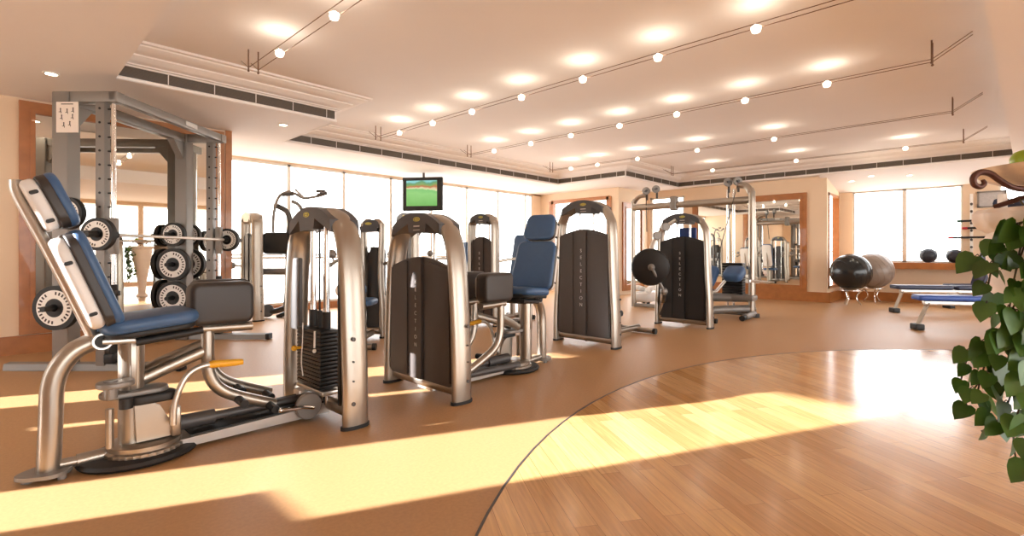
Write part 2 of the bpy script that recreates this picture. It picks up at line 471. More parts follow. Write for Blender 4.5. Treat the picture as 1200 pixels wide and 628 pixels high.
# far mirror wall with a window at its left end
wall_boxes('wall_far', M['wall'], [((XM, 2.5, 0), (XM + .12, 5.72, H1)), ((XM, 5.72, 0), (XM + .12, 6.72, .25)), ((XM, 5.72, 2.6), (XM + .12, 6.72, H1)), ((XM, 6.72, 0), (XM + .12, YA, H1)),
                                   ((XM + .12, 2.5, 0), (XR, 2.62, .3)), ((XM + .12, 2.5, 2.42), (XR, 2.62, H1)), ((13.78, 2.5, .3), (XR, 2.62, 2.42))])
w = struct(thing('window_22', '-', '-', (13.25, 2.56, .3))); del w['label']; del w['category']
b = MB()
for xx in (-.5, .49): b.span((xx - .03, -.08, 0), (xx + .03, .05, 2.12))
b.span((-.53, -.08, 0), (.52, .05, .06)); b.span((-.53, -.08, 2.06), (.52, .05, 2.12)); b.build('frame', M['orange'], w)
b = MB(); b.span((-.48, -.004, .03), (.47, .004, 2.1)); b.build('pane', M['glass'], w)
w = struct(thing('window_21', '-', '-', (XM + .06, 6.22, .25))); del w['label']; del w['category']
b = MB()
for yy in (-.47, .47): b.span((-.03, yy - .03, 0), (.03, yy + .03, 2.35))
b.span((-.03, -.5, 0), (.03, .5, .05)); b.span((-.03, -.5, 2.3), (.03, .5, 2.35)); b.build('frame', M['alu'], w)
b = MB(); b.span((-.004, -.46, .03), (.004, .46, 2.32)); b.build('pane', M['glass'], w)
b = MB(); b.span((XM - .02, 2.44, 0), (XM, 5.72, .22)); struct(b.build('baseboard_far', M['orange']))
b = MB(); b.span((XM, 2.46, 0), (XR - .02, 2.5, .22)); struct(b.build('baseboard_recess', M['orange']))
# far window wall
ws = [(2.2, 1.29), (1.29, .36)]
wall_boxes('wall_right', M['wall'], [((XR, -8.2, 0), (XR + .15, 2.62, .88)), ((XR, -8.2, 2.5), (XR + .15, 2.62, H1)), ((XR, 2.24, .88), (XR + .15, 2.62, 2.5)),
                                     ((XR, -.2, .88), (XR + .15, .33, 2.5)), ((XR, -8.2, .88), (XR + .15, -2.2, 2.5))])
for i, (a, c) in enumerate([(2.24, 1.29), (1.29, .33), (-.2, -1.2), (-1.2, -2.2)]):
    w = struct(thing('window_%d' % (30 + i), '-', '-', (XR + .07, (a + c) / 2, .88))); del w['label']; del w['category']
    hw = (a - c) / 2
    b = MB()
    for sy in (-1, 1): b.span((-.03, sy * hw, 0), (.03, sy * (hw - .035), 1.62))
    b.span((-.03, -hw, 0), (.03, hw, .03)); b.span((-.03, -hw, 1.59), (.03, hw, 1.62)); b.build('frame', M['alu'], w)
    b = MB(); b.span((-.004, -hw + .02, .02), (.004, hw - .02, 1.6)); b.build('pane', M['glass'], w)
b = MB(); b.span((XR - .34, -.1, .83), (XR + .04, 2.5, .88)); b.span((XR - .34, -.1, .74), (XR - .30, 2.5, .83)); struct(b.build('trim_5', M['orange']))
b = MB(); b.span((XR - .02, -8.2, 0), (XR, 2.46, .2)); struct(b.build('baseboard_right', M['orange']))
# outside railings
r_ = tag(MB().tube([(XR + .9, -3, 1.12), (XR + .9, 4, 1.12)], .025).tube([(XR + .9, -3, .2), (XR + .9, -3, 1.12)], .02).tube([(XR + .9, 4, .2), (XR + .9, 4, 1.12)], .02).build('balcony_railing', M['rail']),
         'thin grey balcony railing outside the window above the exercise balls', 'railing')
r_ = tag(MB().tube([(2, YW + 1.2, 1.05), (12, YW + 1.2, 1.05)], .03).tube([(2, YW + 1.2, .0), (2, YW + 1.2, 1.05)], .02).tube([(12, YW + 1.2, .0), (12, YW + 1.2, 1.05)], .02).build('balcony_railing', M['rail']),
         'thin grey balcony railing outside the long window wall behind the television', 'railing')
b = MB(); b.span((XL - 6, YW + .15, -.3), (XR + 8, YW + 3.2, -.12)); b.span((XR + .2, -8.2, -.3), (XR + 3, YW + .15, -.12)); struct(b.build('floor_balcony', M['stone']))
# back of the room behind the camera: a wall, its broad window openings added to let in fill light
wall_boxes('wall_back', M['wall'], [((XL, -5.5, 0), (XR, -5.35, .12)), ((XL, -5.5, 2.65), (XR, -5.35, H1))] + [((x, -5.5, .12), (x + .14, -5.35, 2.65)) for x in (-3, .2, 3.4, 6.6, 9.8, 13.7)])

# ---------------------------------------------------------------- mirrors
def mirror(label, loc, rz, w, h, z0, fw, name='wall_mirror'):
    """mirror in its own x-z plane, facing -y"""
    t = thing(name, label, 'mirror', loc, rz)
    b = MB()
    for sx in (-1, 1):
        b.box((sx * (w / 2 - fw / 2), -.02, z0 + h / 2), (fw, .04, h - 2 * fw)); b.box((sx * (w / 2 - fw * .82), -.047, z0 + h / 2), (fw * .3, .014, h - fw * 1.94))
    for z in (z0 + fw / 2, z0 + h - fw / 2):
        b.box((0, -.02, z), (w, .04, fw))
    for z in (z0 + fw * .82, z0 + h - fw * .82): b.box((0, -.047, z), (w - fw * 1.34, .014, fw * .3))
    b.build('frame', M['orange'], t)
    b = MB(); b.box((0, -.012, z0 + h / 2), (w - fw * 1.8, .016, h - fw * 1.8)); b.build('glass', M['mirror'], t)
    return t
mirror('tall wood framed mirror behind the grey weight rack', ((.21 + 2.2) / 2, YM, 0), 0, 1.99, 2.53, .21, .13)
mirror('large wood framed mirror on the far wall beside the cable station', (XM, (2.88 + 5.5) / 2, 0), R(-90), 2.62, 2.22, .22, .14)
mirror('narrow wood framed mirror between the bright opening and the cable station', (XA + .72, YA, 0), 0, 1.1, 2.3, .1, .16)

# ---------------------------------------------------------------- machines
def tilt(c, ang):
    """matrix: slab x -> local y (across), slab y -> up along the tilt, slab z -> front (-x); leaning back by ang"""
    up = Vector((math.sin(ang), 0, math.cos(ang))); fr = Vector((-math.cos(ang), 0, math.sin(ang)))
    ac = up.cross(fr)
    m = Matrix.Identity(4)
    for i in range(3): m[i][0] = ac[i]; m[i][1] = up[i]; m[i][2] = fr[i]; m[i][3] = c[i]
    return m

def tower(t, W, H, shroud='shroud', stack=False, leg='silver', emblem=True, writing=True, hoodm='hood', hood_y=(-.27, .27)):
    """arched weight tower across y at x=0; user side is +x, shroud side is -x"""
    hw = W / 2 - .045; k_ = hw / .445
    hy = hw - .14 * k_; hood_y = (-hy, hy)
    for s in (-1, 1):
        p = [(0, s * hw, .012), (0, s * (hw - .004), .35), (0, s * (hw - .03), .8), (0, s * (hw - .055 * k_), H - .38 * k_), (0, s * (hw - .095 * k_), H - .22 * k_), (0, s * (hw - .17 * k_), H - .118 * k_), (0, s * (hw - .26 * k_), H - .066 * k_), (0, s * (hw - .36 * k_), H - .045)]
        b = MB(); b.tube(p, .038, 16, 5, ref=(1, 0, 0), ra=.088)
        lg = b.build('frame_leg', M[leg], t, ang=50)
        b = MB(); b.tube([(0, s * hw, 0), (0, s * hw, .022)], .045, 16, ref=(1, 0, 0), ra=.097); b.build('foot', M['black'], lg)
        b = MB()
        for z in (.16, .30, .42, .56):
            b.disc((.03, s * (hw + .036 - .0), z), (0, 1, 0), .013 if z in (.16, .56) else .006, .01, 12)
        b.build('bolt', M['greydark'], lg)
    # hood
    b = MB()
    y0, y1 = hood_y
    arch = []
    for k in range(17):
        y = y0 + (y1 - y0) * k / 16
        arch.append((y, H - .002 - .098 * k_ * (abs(y) / hy) ** 2.2))
    poly = arch + [(y1 + .012, H - .098 * k_ - .085), (y1 - .04, H - .098 * k_ - .06), (.09, H - .085), (.075, H - .155), (-.13, H - .165), (-.15, H - .09), (y0 + .04, H - .098 * k_ - .06), (y0 - .012, H - .098 * k_ - .085)]
    b.prism(poly, -.10, .10, 'x')
    hd = b.build('hood', M[hoodm], t, ang=30)
    if emblem:
        for sx in (-1, 1):
            b = MB(); mx = Matrix.Translation((sx * .101, -.03, H - .055)) @ Matrix.Diagonal((1, .042, .017, 1))
            b.disc((0, 0, 0), (1, 0, 0), 1, .004, 24, mx=mx); e = b.build('emblem', M['emblem'], hd)
            b = MB(); b.ring((0, 0, 0), (1, 0, 0), .62, .78, .006, 24, mx=mx); b.box((0, 0, 0), (.0062, .7, .25), mx); b.build('emblem_mark', M['greydark'], hd)
    if emblem:
        b = MB(); b.box((-.101, -.03, H - .108), (.003, .075, .010)); b.box((-.101, -.03, H - .138), (.003, .085, .005)); b.build('caption_strip', M['letter'], hd)
    # guide rods and base rail
    for y in (-.10, .10):
        b = MB(); b.cyl((.02, y, .08), (.02, y, H - .09), .021 if stack else .014, 14); b.build('guide_rod', M['chrome'], t)
    b = MB(); b.tube([(0, -hw, .085), (0, hw, .085)], .03, 12, ref=(0, 0, 1), ra=.045); b.build('base_rail', M[leg], t)
    if shroud:
        top = H - .40; w2 = hw - .045
        b = MB()
        n = 10
        up = [(-w2 + .03 + (2 * w2 - .06) * k / n, top + .075 * math.cos(math.pi * (k / n - .5)) ** 1.0 - .02) for k in range(n + 1)]
        poly = [(-w2, .13)] + [(-w2 + .015, top - .05)] + up + [(w2 - .015, top - .05), (w2, .13), (w2 - .03, .11), (-w2 + .03, .11)]
        b.prism(poly, -.055, -.028, 'x')
        sh = b.build('shroud', M[shroud], t, ang=25)
        # raised middle strip with writing, and a darker channel
        b = MB()
        zt = top + .05
        b.prism([(-.05, .115), (.085, .115), (.085, zt - .004), (-.05, zt + .004)], -.075, -.05, 'x'); b.prism([(-w2 + .012, .14), (-.10, .125), (-.10, zt - .03), (-w2 + .03, top - .035)], -.066, -.05, 'x')
        b.prism([(.15, .125), (w2 - .012, .14), (w2 - .03, top - .035), (.15, zt - .03)], -.066, -.05, 'x')
        b.build('shroud_panel', M[shroud], sh, ang=25)
        if writing:
            mx = Matrix.Translation((-.0765, .018, .13 + (top - .13) * .56)) @ Matrix(((0, 0, -1, 0), (-1, 0, 0, 0), (0, 1, 0, 0), (0, 0, 0, 1)))
            text_part('\n'.join('SELECTION'), .042 * (top / 1.0), M['letter'], sh, mx, spacing=1.45)
    if stack:
        for k in range(15):
            b = MB(); b.box((.035, -.0, .215 + k * .0255), (.13, .36, .0225), bev=.004); b.build('weight_plate', M['iron'], t)
        b = MB(); b.box((.04, -(hw - .12), .80), (.03, .15, .52), bev=.012); b.build('side_cover', M['greydark'], t)
        b = MB(); b.box((.02, hw - .085, .62), (.10, .03, .98), bev=.01); b.build('inner_cover', M['black'], t)
        for y, r_b in ((-.10, .027), (.10, .027), (0, .018)):
            b = MB(); b.cyl((.02, y, .58), (.02, y, .70), r_b, 14); b.build('stack_bushing', M['black'], t)
        b = MB(); b.tube([(.02, 0, .70), (.02, 0, H - .1)], .004, 6, ref=(0, 1, 0), ra=.016); b.build('belt', M['black'], t)
        b = MB(); b.tube([(.105, -.08, .45), (.15, -.08, .45)], .010, 10); b.sphere((.16, -.08, .45), .02, 12); b.build('selector_pin', M['yellow'], t, label='amber selector pin')
        b = MB(); b.tube([(.11, -.06, .62), (.115, -.055, .5), (.12, -.06, .36), (.115, -.05, .26)], .004, 6, 4); b.tube([(.105, .11, .58), (.11, .115, .47)], .007, 6); b.sphere((.11, .115, .45), .014, 8); b.build('selector_cord', M['white'], t)
        b = MB(); b.box((.02, 0, .175), (.15, .4, .03), bev=.006); b.box((.07, -.12, .115), (.12, .12, .09), bev=.02); b.build('stack_base', M['bright'], t)

def abductor(label, loc, rz, pads, flip, stack, swivel=0.0, shift=(0, 0)):
    t = thing('hip_abductor_machine', label, 'exercise machine', loc, rz)
    tower(t, .98, 1.41, None if stack else 'shroud', stack)
    # base beam, hydraulic tube, discs
    b = MB()
    b.prism([(0, .02), (.86, .02), (.86, .065), (0, .085)], -.10, .10, 'y'); bm_ = b.build('base_beam', M['bright'], t)
    b = MB(); b.prism([(.02, .086), (.8, .067), (.8, .073), (.02, .092)], -.075, .075, 'y'); b.build('beam_top', M['black'], bm_)
    b = MB(); b.tube([(.95, -.13, .075), (.02, -.13, .10)], .03, 12); b.build('side_tube', M['greydark'], t)
    b = MB(); b.tube([(.92, -.02, .13), (.66, -.02, .125)], .042, 16); b.tube([(.66, -.02, .125), (.08, -.02, .12)], .027, 12); b.build('damper', M['greydark'], t)
    b = MB(); mx = Matrix.Translation((1.02, 0, 0)) @ Matrix.Diagonal((1.1, .92, 1, 1))
    b.lathe([(.17, .0), (.235, .004), (.245, .018), (.235, .034), (.205, .042)], 36, mx); b.build('base_disc', M['black'], t)
    b = MB(); b.lathe([(.185, .04), (.185, .058), (.175, .064)], 72, Matrix.Translation((1.0, 0, 0)), flute=36, fdepth=.03); b.lathe([(.165, .064), (.165, .086), (.15, .092)], 36, Matrix.Translation((1.0, 0, 0))); b.build('gear_disc', M['silver'], t)
    b = MB(); b.tube([(1.28, 0, .05), (1.05, 0, .055)], .034, 12); b.tube([(1.41, .0, .055), (1.26, 0, .05)], .026, 12); b.build('rear_beam', M['silver'], t)
    b = MB()
    b.prism([(1.385 + .12 * math.cos(a) * (1.0 if math.cos(a) > 0 else .75), .10 * math.sin(a) * (1 - .3 * max(math.cos(a), 0))) for a in [2 * math.pi * k / 28 for k in range(28)]], .022, .04, 'z'); b.cyl((1.46, 0, 0), (1.46, 0, .024), .022, 12); b.cyl((1.34, .06, 0), (1.34, .06, .024), .018, 12); b.cyl((1.34, -.06, 0), (1.34, -.06, .024), .018, 12)
    b.build('rear_foot', M['grey'], t)
    b = MB(); b.tube([(1.385, 0, .03), (1.38, 0, .16), (1.375, 0, .32), (1.37, 0, .44), (1.345, 0, .53), (1.29, 0, .605), (1.215, 0, .645)], .047, 18, 5); b.build('rear_post', M['silver'], t, ang=60)
    # pivot hub
    b = MB(); b.cyl((1.19, -.09, .65), (1.19, .09, .65), .042, 18); pv = b.build('pivot_hub', M['bright'], t)
    b = MB(); b.cyl((1.19, .09, .65), (1.19, .097, .65), .032, 18); b.cyl((1.19, -.097, .65), (1.19, -.09, .65), .032, 18); b.build('hub_cap', M['black'], pv)
    b = MB(); b.tube([(1.19, .085, .65), (1.07, .10, .645), (1.0, .12, .64)], .018, 10); b.build('side_link', M['bright'], t)
    # back post
    b = MB(); b.tube([(1.20, 0, .62), (1.30, 0, .89), (1.40, 0, 1.15), (1.488, 0, 1.37), (1.498, 0, 1.44)], .026, 14, 4, ref=(0, 1, 0), ra=.04); b.build('back_post', M['bright'], t)
    def cushion(c, ang, w, h, pn, m, tp, sh_out):
        mx = tilt(c, ang)
        b = MB(); b.slab(w, h, .05, .07, .024, mx @ Matrix.Translation((0, 0, .022)), taper=tp, seg=4, dome=.008); p = b.build(pn, M[m], t, ang=60)
        b = MB(); b.slab(w * .99, h * .97, .046, .07, .010, mx @ Matrix.Translation((0, 0, -.008)), taper=tp); b.build('pad_edge', M['padblack'], p, ang=60)
        b = MB(); b.slab(w * .97, h * .94, .062, .08, .024, mx @ Matrix.Translation((0, 0, -.058)), taper=tp); s = b.build('back_shell', M['shell'], p, ang=60, label='white shell')
        for yy in (-1, 1):
            for q1, q2 in ((.478, .22), (.492, -.30)):
                b = MB(); b.slab(.034, .018, .012, .008, .003, mx @ Matrix.Translation((yy * w * q1, h * q2, -.06)) @ Matrix.Rotation(R(90), 4, 'Y')); b.build('shell_slot', M['black'], s)
    cushion((1.235, 0, .965), R(20), .44, .50, 'backrest', 'blue', -.05, 1)
    cushion((1.365, 0, 1.345), R(23), .33, .27, 'headrest', 'blue', -.06, 1)
    # seat
    mx = Matrix.Translation((.99, 0, .725)) @ Matrix.Rotation(R(5), 4, 'Y') 
    b = MB(); b.slab(.43, .42, .07, .09, .03, mx @ Matrix.Translation((0, 0, .01)) @ Matrix.Rotation(R(180), 4, 'Z'), seg=4, dome=.008, taper=0); st = b.build('seat', M['blue'], t, ang=60)
    b = MB(); b.slab(.40, .39, .03, .09, .01, mx @ Matrix.Translation((0, 0, -.035))); b.build('seat_base', M['black'], st)
    b = MB(); b.box((1.0, 0, .665), (.36, .16, .05), bev=.012); b.cyl((1.10, -.10, .655), (1.10, .10, .655), .03, 14); b.cyl((.88, -.10, .655), (.88, .10, .655), .03, 14); b.build('seat_carrier', M['black'], t)
    for sy in (-1, 1):
        b = MB(); b.tube([(1.06, sy * .13, .635), (.76, sy * .135, .665)], .021, 12); b.build('grab_handle', M['black'], t)
    b = MB(); b.cyl((1.06, 0, .08), (1.06, 0, .655), .058, 20); b.box((1.06, 0, .5), (.03, .13, .26), bev=.006); b.build('pedestal', M['silver'], t)
    # arm pivots and cams
    b = MB(); b.slab(.30, .15, .03, .07, .01, Matrix.Translation((1.05, .03, .36))); b.slab(.16, .13, .03, .06, .01, Matrix.Translation((1.14, .10, .43))); b.cyl((1.16, .10, .36), (1.16, .10, .45), .03, 14); b.build('cam_plate', M['grey'], t)
    b = MB(); b.slab(.22, .12, .05, .05, .015, Matrix.Translation((.98, .07, .325))); b.cyl((1.10, .12, .30), (1.10, .12, .35), .03, 14); b.build('cam_bracket', M['black'], t)
    q = [(1.05, .10), (.90, .10), (.905, .19), (.945, .27), (1.0, .305), (1.06, .30)]
    b = MB(); b.prism(q, .05, .085, 'y'); b.box((.88, .085, .18), (.045, .07, .16), bev=.01); b.cyl((1.16, .07, .10), (1.16, .07, .3), .018, 10); b.build('lever_housing', M['silver'], t)
    b = MB(); b.tube([(.90, .14, .17), (.895, .14, .27), (.87, .14, .36), (.83, .14, .43), (.77, .14, .462), (.72, .14, .466)], .016, 12, 5); lv = b.build('lever', M['bright'], t)
    b = MB(); b.tube([(.73, .14, .466), (.71, .14, .466), (.60, .14, .458), (.555, .14, .455)], [.017, .022, .021, .017], 12); b.build('lever_grip', M['yellow'], lv, label='amber grip')
    # leg arms with knee pads
    for (px, py) in pads:
        dx = px - .64
        b = MB(); b.tube([(1.04, py * .3, .40), (.9, py * .6, .455), (.72 + dx, py, .52)], .034, 12, ref=(0, 1, 0), ra=.022); am = b.build('leg_arm', M['silver'], t)
        b = MB(); b.tube([(.70 + dx, py, .67), (.70 + dx, py, .5), (.695 + dx, py, .40), (.66 + dx, py, .315), (.59 + dx, py, .25), (.46 + dx, py, .185), (.32 + dx, py, .125)], .03, 14, 5, ref=(1, 0, 0), ra=.034); b.build('shin_bar', M['silver'], am)
        b = MB()
        for (fx, fz) in ((.54, .21), (.36, .135)): b.cyl((fx + dx, py - .02, fz), (fx + dx, py + .13, fz - .01), .024, 14)
        b.build('foot_peg', M['black'], am)
        b = MB(); b.tube([(.74 + dx, py, .655), (.46 + dx, py, .645)], .034, 12, ref=(0, 0, 1), ra=.03); b.build('pad_carrier', M['silver'], am)
        b = MB(); b.slab(.34, .25, .14, .05, .03, Matrix.Translation((.63 + dx, py, .80)) @ Matrix.Rotation(R(90), 4, 'X'), seg=4); kp = b.build('knee_pad', M['padblack'], am, ang=60)
        b = MB(); b.slab(.31, .205, .03, .045, .008, Matrix.Translation((.63 + dx, py - .07 * flip, .80)) @ Matrix.Rotation(R(90), 4, 'X')); b.build('pad_back', M['shell'], kp)
    if swivel:
        mv = Matrix.Translation((1.02 + shift[0], shift[1], 0)) @ Matrix.Rotation(swivel, 4, 'Z') @ Matrix.Translation((-1.02, 0, 0))
        for o in list(t.children):
            if o.name.split('.')[0] in ('seat', 'backrest', 'headrest', 'back_post', 'pivot_hub', 'rear_post', 'rear_foot', 'rear_beam', 'side_link', 'seat_carrier', 'grab_handle', 'pedestal'): o.matrix_local = mv
    # cable wheel at the tower
    if stack:
        b = MB(); b.disc((.15, .115, .10), (0, 1, 0), .085, .035, 28, .006); wh = b.build('cable_wheel', M['grey'], t)
        b = MB(); b.tube([(.34, .15, .12), (.2, .15, .11), (.13, .15, .09)], .013, 10); b.sphere((.34, .15, .12), .016, 10); b.build('wheel_lever', M['chrome'], wh)
    return t
abductor('silver hip machine with blue seat and open black weight stack, nearest the camera', (1.58, 3.31, 0), R(180), [(.64, .0), (.555, -.30)], 1, True)
abductor('silver hip machine with graphite shroud whose blue seat faces back to its tower', (2.37, 3.21, 0), 0, [(.64, -.15), (.62, .17)], -1, False, R(12), (.10, -.04))

def press_machine(label, loc, rz, W, H, shroud, seat_x, seat_top, arms=True, blue='blue', disc=False, back=True, name='press_machine', sz=.5):
    t = thing(name, label, 'exercise machine', loc, rz)
    tower(t, W, H, shroud)
    b = MB(); b.tube([(0, 0, .07), (seat_x + .25, 0, .07)], .035, 12, ref=(0, 0, 1), ra=.04); b.build('base_beam', M['silver'], t)
    b = MB(); b.tube([(seat_x + .22, -.26, .04), (seat_x + .22, .26, .04)], .035, 12); cf = b.build('cross_foot', M['silver'], t)
    b = MB()
    for s in (-1, 1): b.tube([(seat_x + .22, s * .24, .04), (seat_x + .22, s * .28, .04)], .039, 12)
    b.build('foot_cap', M['black'], cf)
    if back:
        b = MB(); b.tube([(seat_x, 0, .06), (seat_x, 0, sz - .03)], .042, 14); b.tube([(seat_x + .2, 0, .08), (seat_x + .22, 0, .5), (seat_x + .3, 0, seat_top - .15)], .034, 12, 4); b.build('seat_post', M['silver'], t)
        b = MB(); b.slab(.38, .40, .075, .08, .03, Matrix.Translation((seat_x - .02, 0, sz)), dome=.008); b.build('seat', M[blue], t, ang=60)
        h = seat_top - sz - .10
        b = MB(); b.slab(.34, h, .08, .07, .03, tilt((seat_x + .22, 0, sz + .08 + h / 2), R(12)), dome=.008); b.build('backrest', M[blue], t, ang=60)
        b = MB(); b.slab(.32, h * .94, .03, .07, .01, tilt((seat_x + .275, 0, sz + .07 + h / 2), R(12))); b.build('back_shell', M['shell'], t, ang=60)
    if arms:
        for s in (-1, 1):
            b = MB(); b.tube([(.04, s * .16, .95), (seat_x - .35, s * .33, 1.0), (seat_x - .12, s * .36, .95)], .022, 10, 4); a_ = b.build('press_arm', M['silver'], t)
            b = MB(); b.tube([(seat_x - .12, s * .36, .95), (seat_x - .02, s * .36, .94)], .028, 12); b.sphere((seat_x - .16, s * .36, 1.08), .055, 14); b.build('arm_grip', M['grey'], a_)
            b = MB(); b.tube([(seat_x - .2, s * .35, .98), (seat_x - .16, s * .36, 1.06)], .012, 8); b.build('grip_strut', M['bright'], a_)
    return t

# tower with the long footplate rail
t3 = press_machine('tall silver arched machine with dark brown lettered shroud right of the blue hip machine seat', (4.93, 3.47, 0), 0, .93, 1.72, 'shroud', 1.0, 1.2, arms=False, back=False, name='leg_machine')
b = MB(); b.tube([(.05, .22, .20), (.6, .28, .20), (1.35, .33, .22)], .03, 12, ref=(0, 0, 1), ra=.045); fr_ = b.build('foot_rail', M['greydark'], t3)
b = MB(); b.tube([(.72, .27, .2), (.80, .27, .16), (.84, .27, .10), (.80, .27, .045), (.66, .27, .035)], .03, 12, 4); b.build('rail_hook', M['black'], fr_)
b = MB(); b.tube([(.10, .36, .72), (.10, .52, .72)], .05, 14); b.tube([(.0, .5, .72), (.2, .5, .72)], .06, 16); b.build('roller', M['grey'], t3)
# fourth tower with black disc pad
t4 = press_machine('silver arched machine with black lettered shroud and a round black pad on an arm', (7.15, 3.27, 0), 0, .90, 1.68, 'shroudblack', .35, 1.35, arms=False, back=False, name='pullover_machine')
pd = Vector((7.15, 3.27, 0)); 
def l4(u, v, d): return at_depth(u, v, d) - pd
pc = l4(762, 313, 7.05); pj_ = l4(777, 341, 7.1)
b = MB(); b.disc(pc, (CA * .8 + SA * .3, SA * .8 - CA * .3, .1), .265, .10, 36, .03); dp = b.build('disc_pad', M['black'], t4, ang=60)
fw_ = Vector((-CA, -SA, 0)) * .08
b = MB(); b.tube([pc + fw_ * .9, pj_ + fw_ * .7], .02, 10); b.sphere(pj_ + fw_ * .5, .055, 14); b.sphere(pc + fw_ * .7, .05, 12); b.build('pad_arm', M['grey'], dp)
b = MB(); b.tube([pj_ + fw_ * .3, (-.05, .30, .35), (-.02, .36, .1)], .04, 12); b.build('pad_post', M['silver'], t4)
b = MB(); b.box((.12, -.02, 1.36), (.05, .26, .22), bev=.02); b.build('head_pad', M['royal'], t4, label='blue pad')
for i, (u, v) in enumerate(((780, 266), (770, 276))):
    b = MB(); b.disc(l4(u, v, 7.2), (CA, SA, 0), .062, .05, 24, .01); b.cyl(l4(u, v, 7.2), l4(u + 2, v + 3, 7.5), .018, 10); b.build('roller', M['grey'], t4)
b = MB(); b.tube([l4(770, 278, 7.25), l4(764, 290, 7.2), l4(763, 305, 7.15)], .035, 12, 3); b.tube([l4(780, 266, 7.4), l4(792, 258, 7.3)], .03, 10); b.build('roller_arm', M['bright'], t4)

press_machine('arched press tower with graphite shroud standing behind knee pads of the blue seat', (5.15, 5.5, 0), R(6), .62, 1.68, 'shroud', .72, 1.42)
press_machine('silver press tower half hidden directly behind the front tower carrying the yellow emblem', (4.55, 6.6, 0), R(-4), .64, 1.72, 'shroud', .8, 1.3, name='row_machine')
press_machine('slim silver machine with low blue seat seen between the two front towers', (3.41, 5.73, 0), R(223), .36, 1.52, 'shroudblack', .62, .78, name='leg_extension_machine', arms=True, sz=.52)

# vertical row / pulldown machine by the window wall
tD = thing('pulldown_machine', 'silver pulldown machine with overhead handles in front of the first windows', 'exercise machine', (2.94, 8.66, 0), R(0))
tower(tD, .66, 1.75, 'shroudblack', writing=False, emblem=False, hoodm='silver')
pD = Vector((2.94, 8.66, 0))
def lD(u, v, d): return at_depth(u, v, d) - pD
b = MB(); b.tube([lD(308, 367, 8.35), lD(330, 362, 8.35), lD(336, 350, 8.4), lD(338, 280, 8.4), lD(340, 262, 8.4), lD(336, 248, 8.4), lD(322, 240, 8.4)], .045, 12, 5); b.build('main_post', M['greydark'], tD)
b = MB(); b.tube([lD(305, 318, 8.3), lD(345, 318, 8.3)], .06, 12); b.sphere(lD(272, 311, 8.3), .06, 14); b.tube([lD(272, 311, 8.3), lD(290, 312, 8.3)], .02, 8); b.build('thigh_bar', M['grey'], tD)
b = MB(); b.slab(.5, .36, .16, .10, .05, Matrix.Translation(lD(325, 285, 8.25)) @ Matrix.Rotation(YAW - R(90), 4, 'Z') @ Matrix.Rotation(R(80), 4, 'X')); b.build('chest_pad', M['black'], tD, ang=60)
b = MB(); b.tube([lD(320, 272, 8.3), lD(321, 250, 8.3), lD(326, 232, 8.3), lD(336, 225, 8.3), lD(346, 227, 8.3)], .024, 10, 5); b.tube([lD(346, 227, 8.3), lD(356, 232, 8.3), lD(372, 230, 8.3), lD(382, 227, 8.3)], .022, 10, 4); b.tube([lD(346, 222, 8.5), lD(356, 232, 8.3)], .02, 8); b.tube([lD(342, 236, 8.3), lD(350, 240, 8.3), lD(356, 250, 8.3)], .03, 8, 3); ha = b.build('handle_arm', M['grey'], tD)
b = MB(); b.tube([lD(331, 228, 8.3), lD(344, 227, 8.3)], .034, 10); b.tube([lD(372, 229, 8.3), lD(383, 226, 8.3)], .032, 10); b.tube([lD(371, 224, 8.4), lD(381, 224, 8.4)], .026, 10); b.build('handle_grip', M['greydark'], ha)
b = MB(); b.disc(lD(313, 364, 8.3), (0, 1, 0), .11, .06, 20, .01); b.tube([lD(325, 371, 8.4), lD(338, 366, 8.4)], .04, 10); b.build('base_foot', M['greydark'], tD)

# ---------------------------------------------------------------- cable station
tG = thing('cable_station', 'tall silver cable station with a top beam, pulleys and two blue pads', 'exercise machine', (8.9, 2.86, 0), 0)
b = MB(); b.tube([(0, 0, .02), (0, 0, 1.95), (0, .02, 2.12), (0, .09, 2.23), (0, .2, 2.26)], .055, 14, 4, ref=(1, 0, 0), ra=.075); b.build('column', M['silver'], tG)
b = MB(); b.tube([(0, 2.25, .02), (0, 2.25, 1.95), (0, 2.22, 2.10), (0, 2.12, 2.2), (0, 1.98, 2.22)], .04, 14, 4, ref=(1, 0, 0), ra=.055); b.build('column', M['silver'], tG)
b = MB(); b.tube([(-.02, -.02, 1.99), (-.02, 2.25, 1.99)], .05, 12, ref=(0, 0, 1), ra=.062); bt = b.build('top_beam', M['silver'], tG)
b = MB(); b.box((-.02, 1.38, 2.02), (.14, .12, .26), bev=.02); b.build('beam_joint', M['grey'], bt)
for (y, z) in ((.22, 2.32), (.38, 2.32), (1.95, 2.30), (1.74, 2.32)):
    b = MB(); b.disc((-.04, y, z), (CA, SA, 0), .075, .045, 24, .008); p_ = b.build('pulley', M['grey'], tG)
    b = MB(); b.disc((-.07, y - .02, z), (CA, SA, 0), .022, .06, 14); b.box((.0, y, z - .1), (.02, .035, .16)); b.build('pulley_hub', M['greydark'], p_)
for y in (.30, .40):
    b = MB(); b.cyl((.0, y, .1), (.0, y, 2.2), .02, 12); b.build('guide_rod', M['chrome'], tG)
for k in range(12):
    b = MB(); b.box((0, .30, .40 + k * .045), (.16, .34, .041), bev=.005); b.build('weight_plate', M['iron'], tG)
b = MB(); b.tube([(-.04, 1.95, 2.24), (-.1, 1.9, 1.5)], .008, 6); b.tube([(-.04, .38, 2.24), (-.02, .34, .95)], .006, 6); b.tube([(-.06, .22, 2.24), (-.3, .5, .85)], .006, 6); b.build('cable', M['black'], tG)
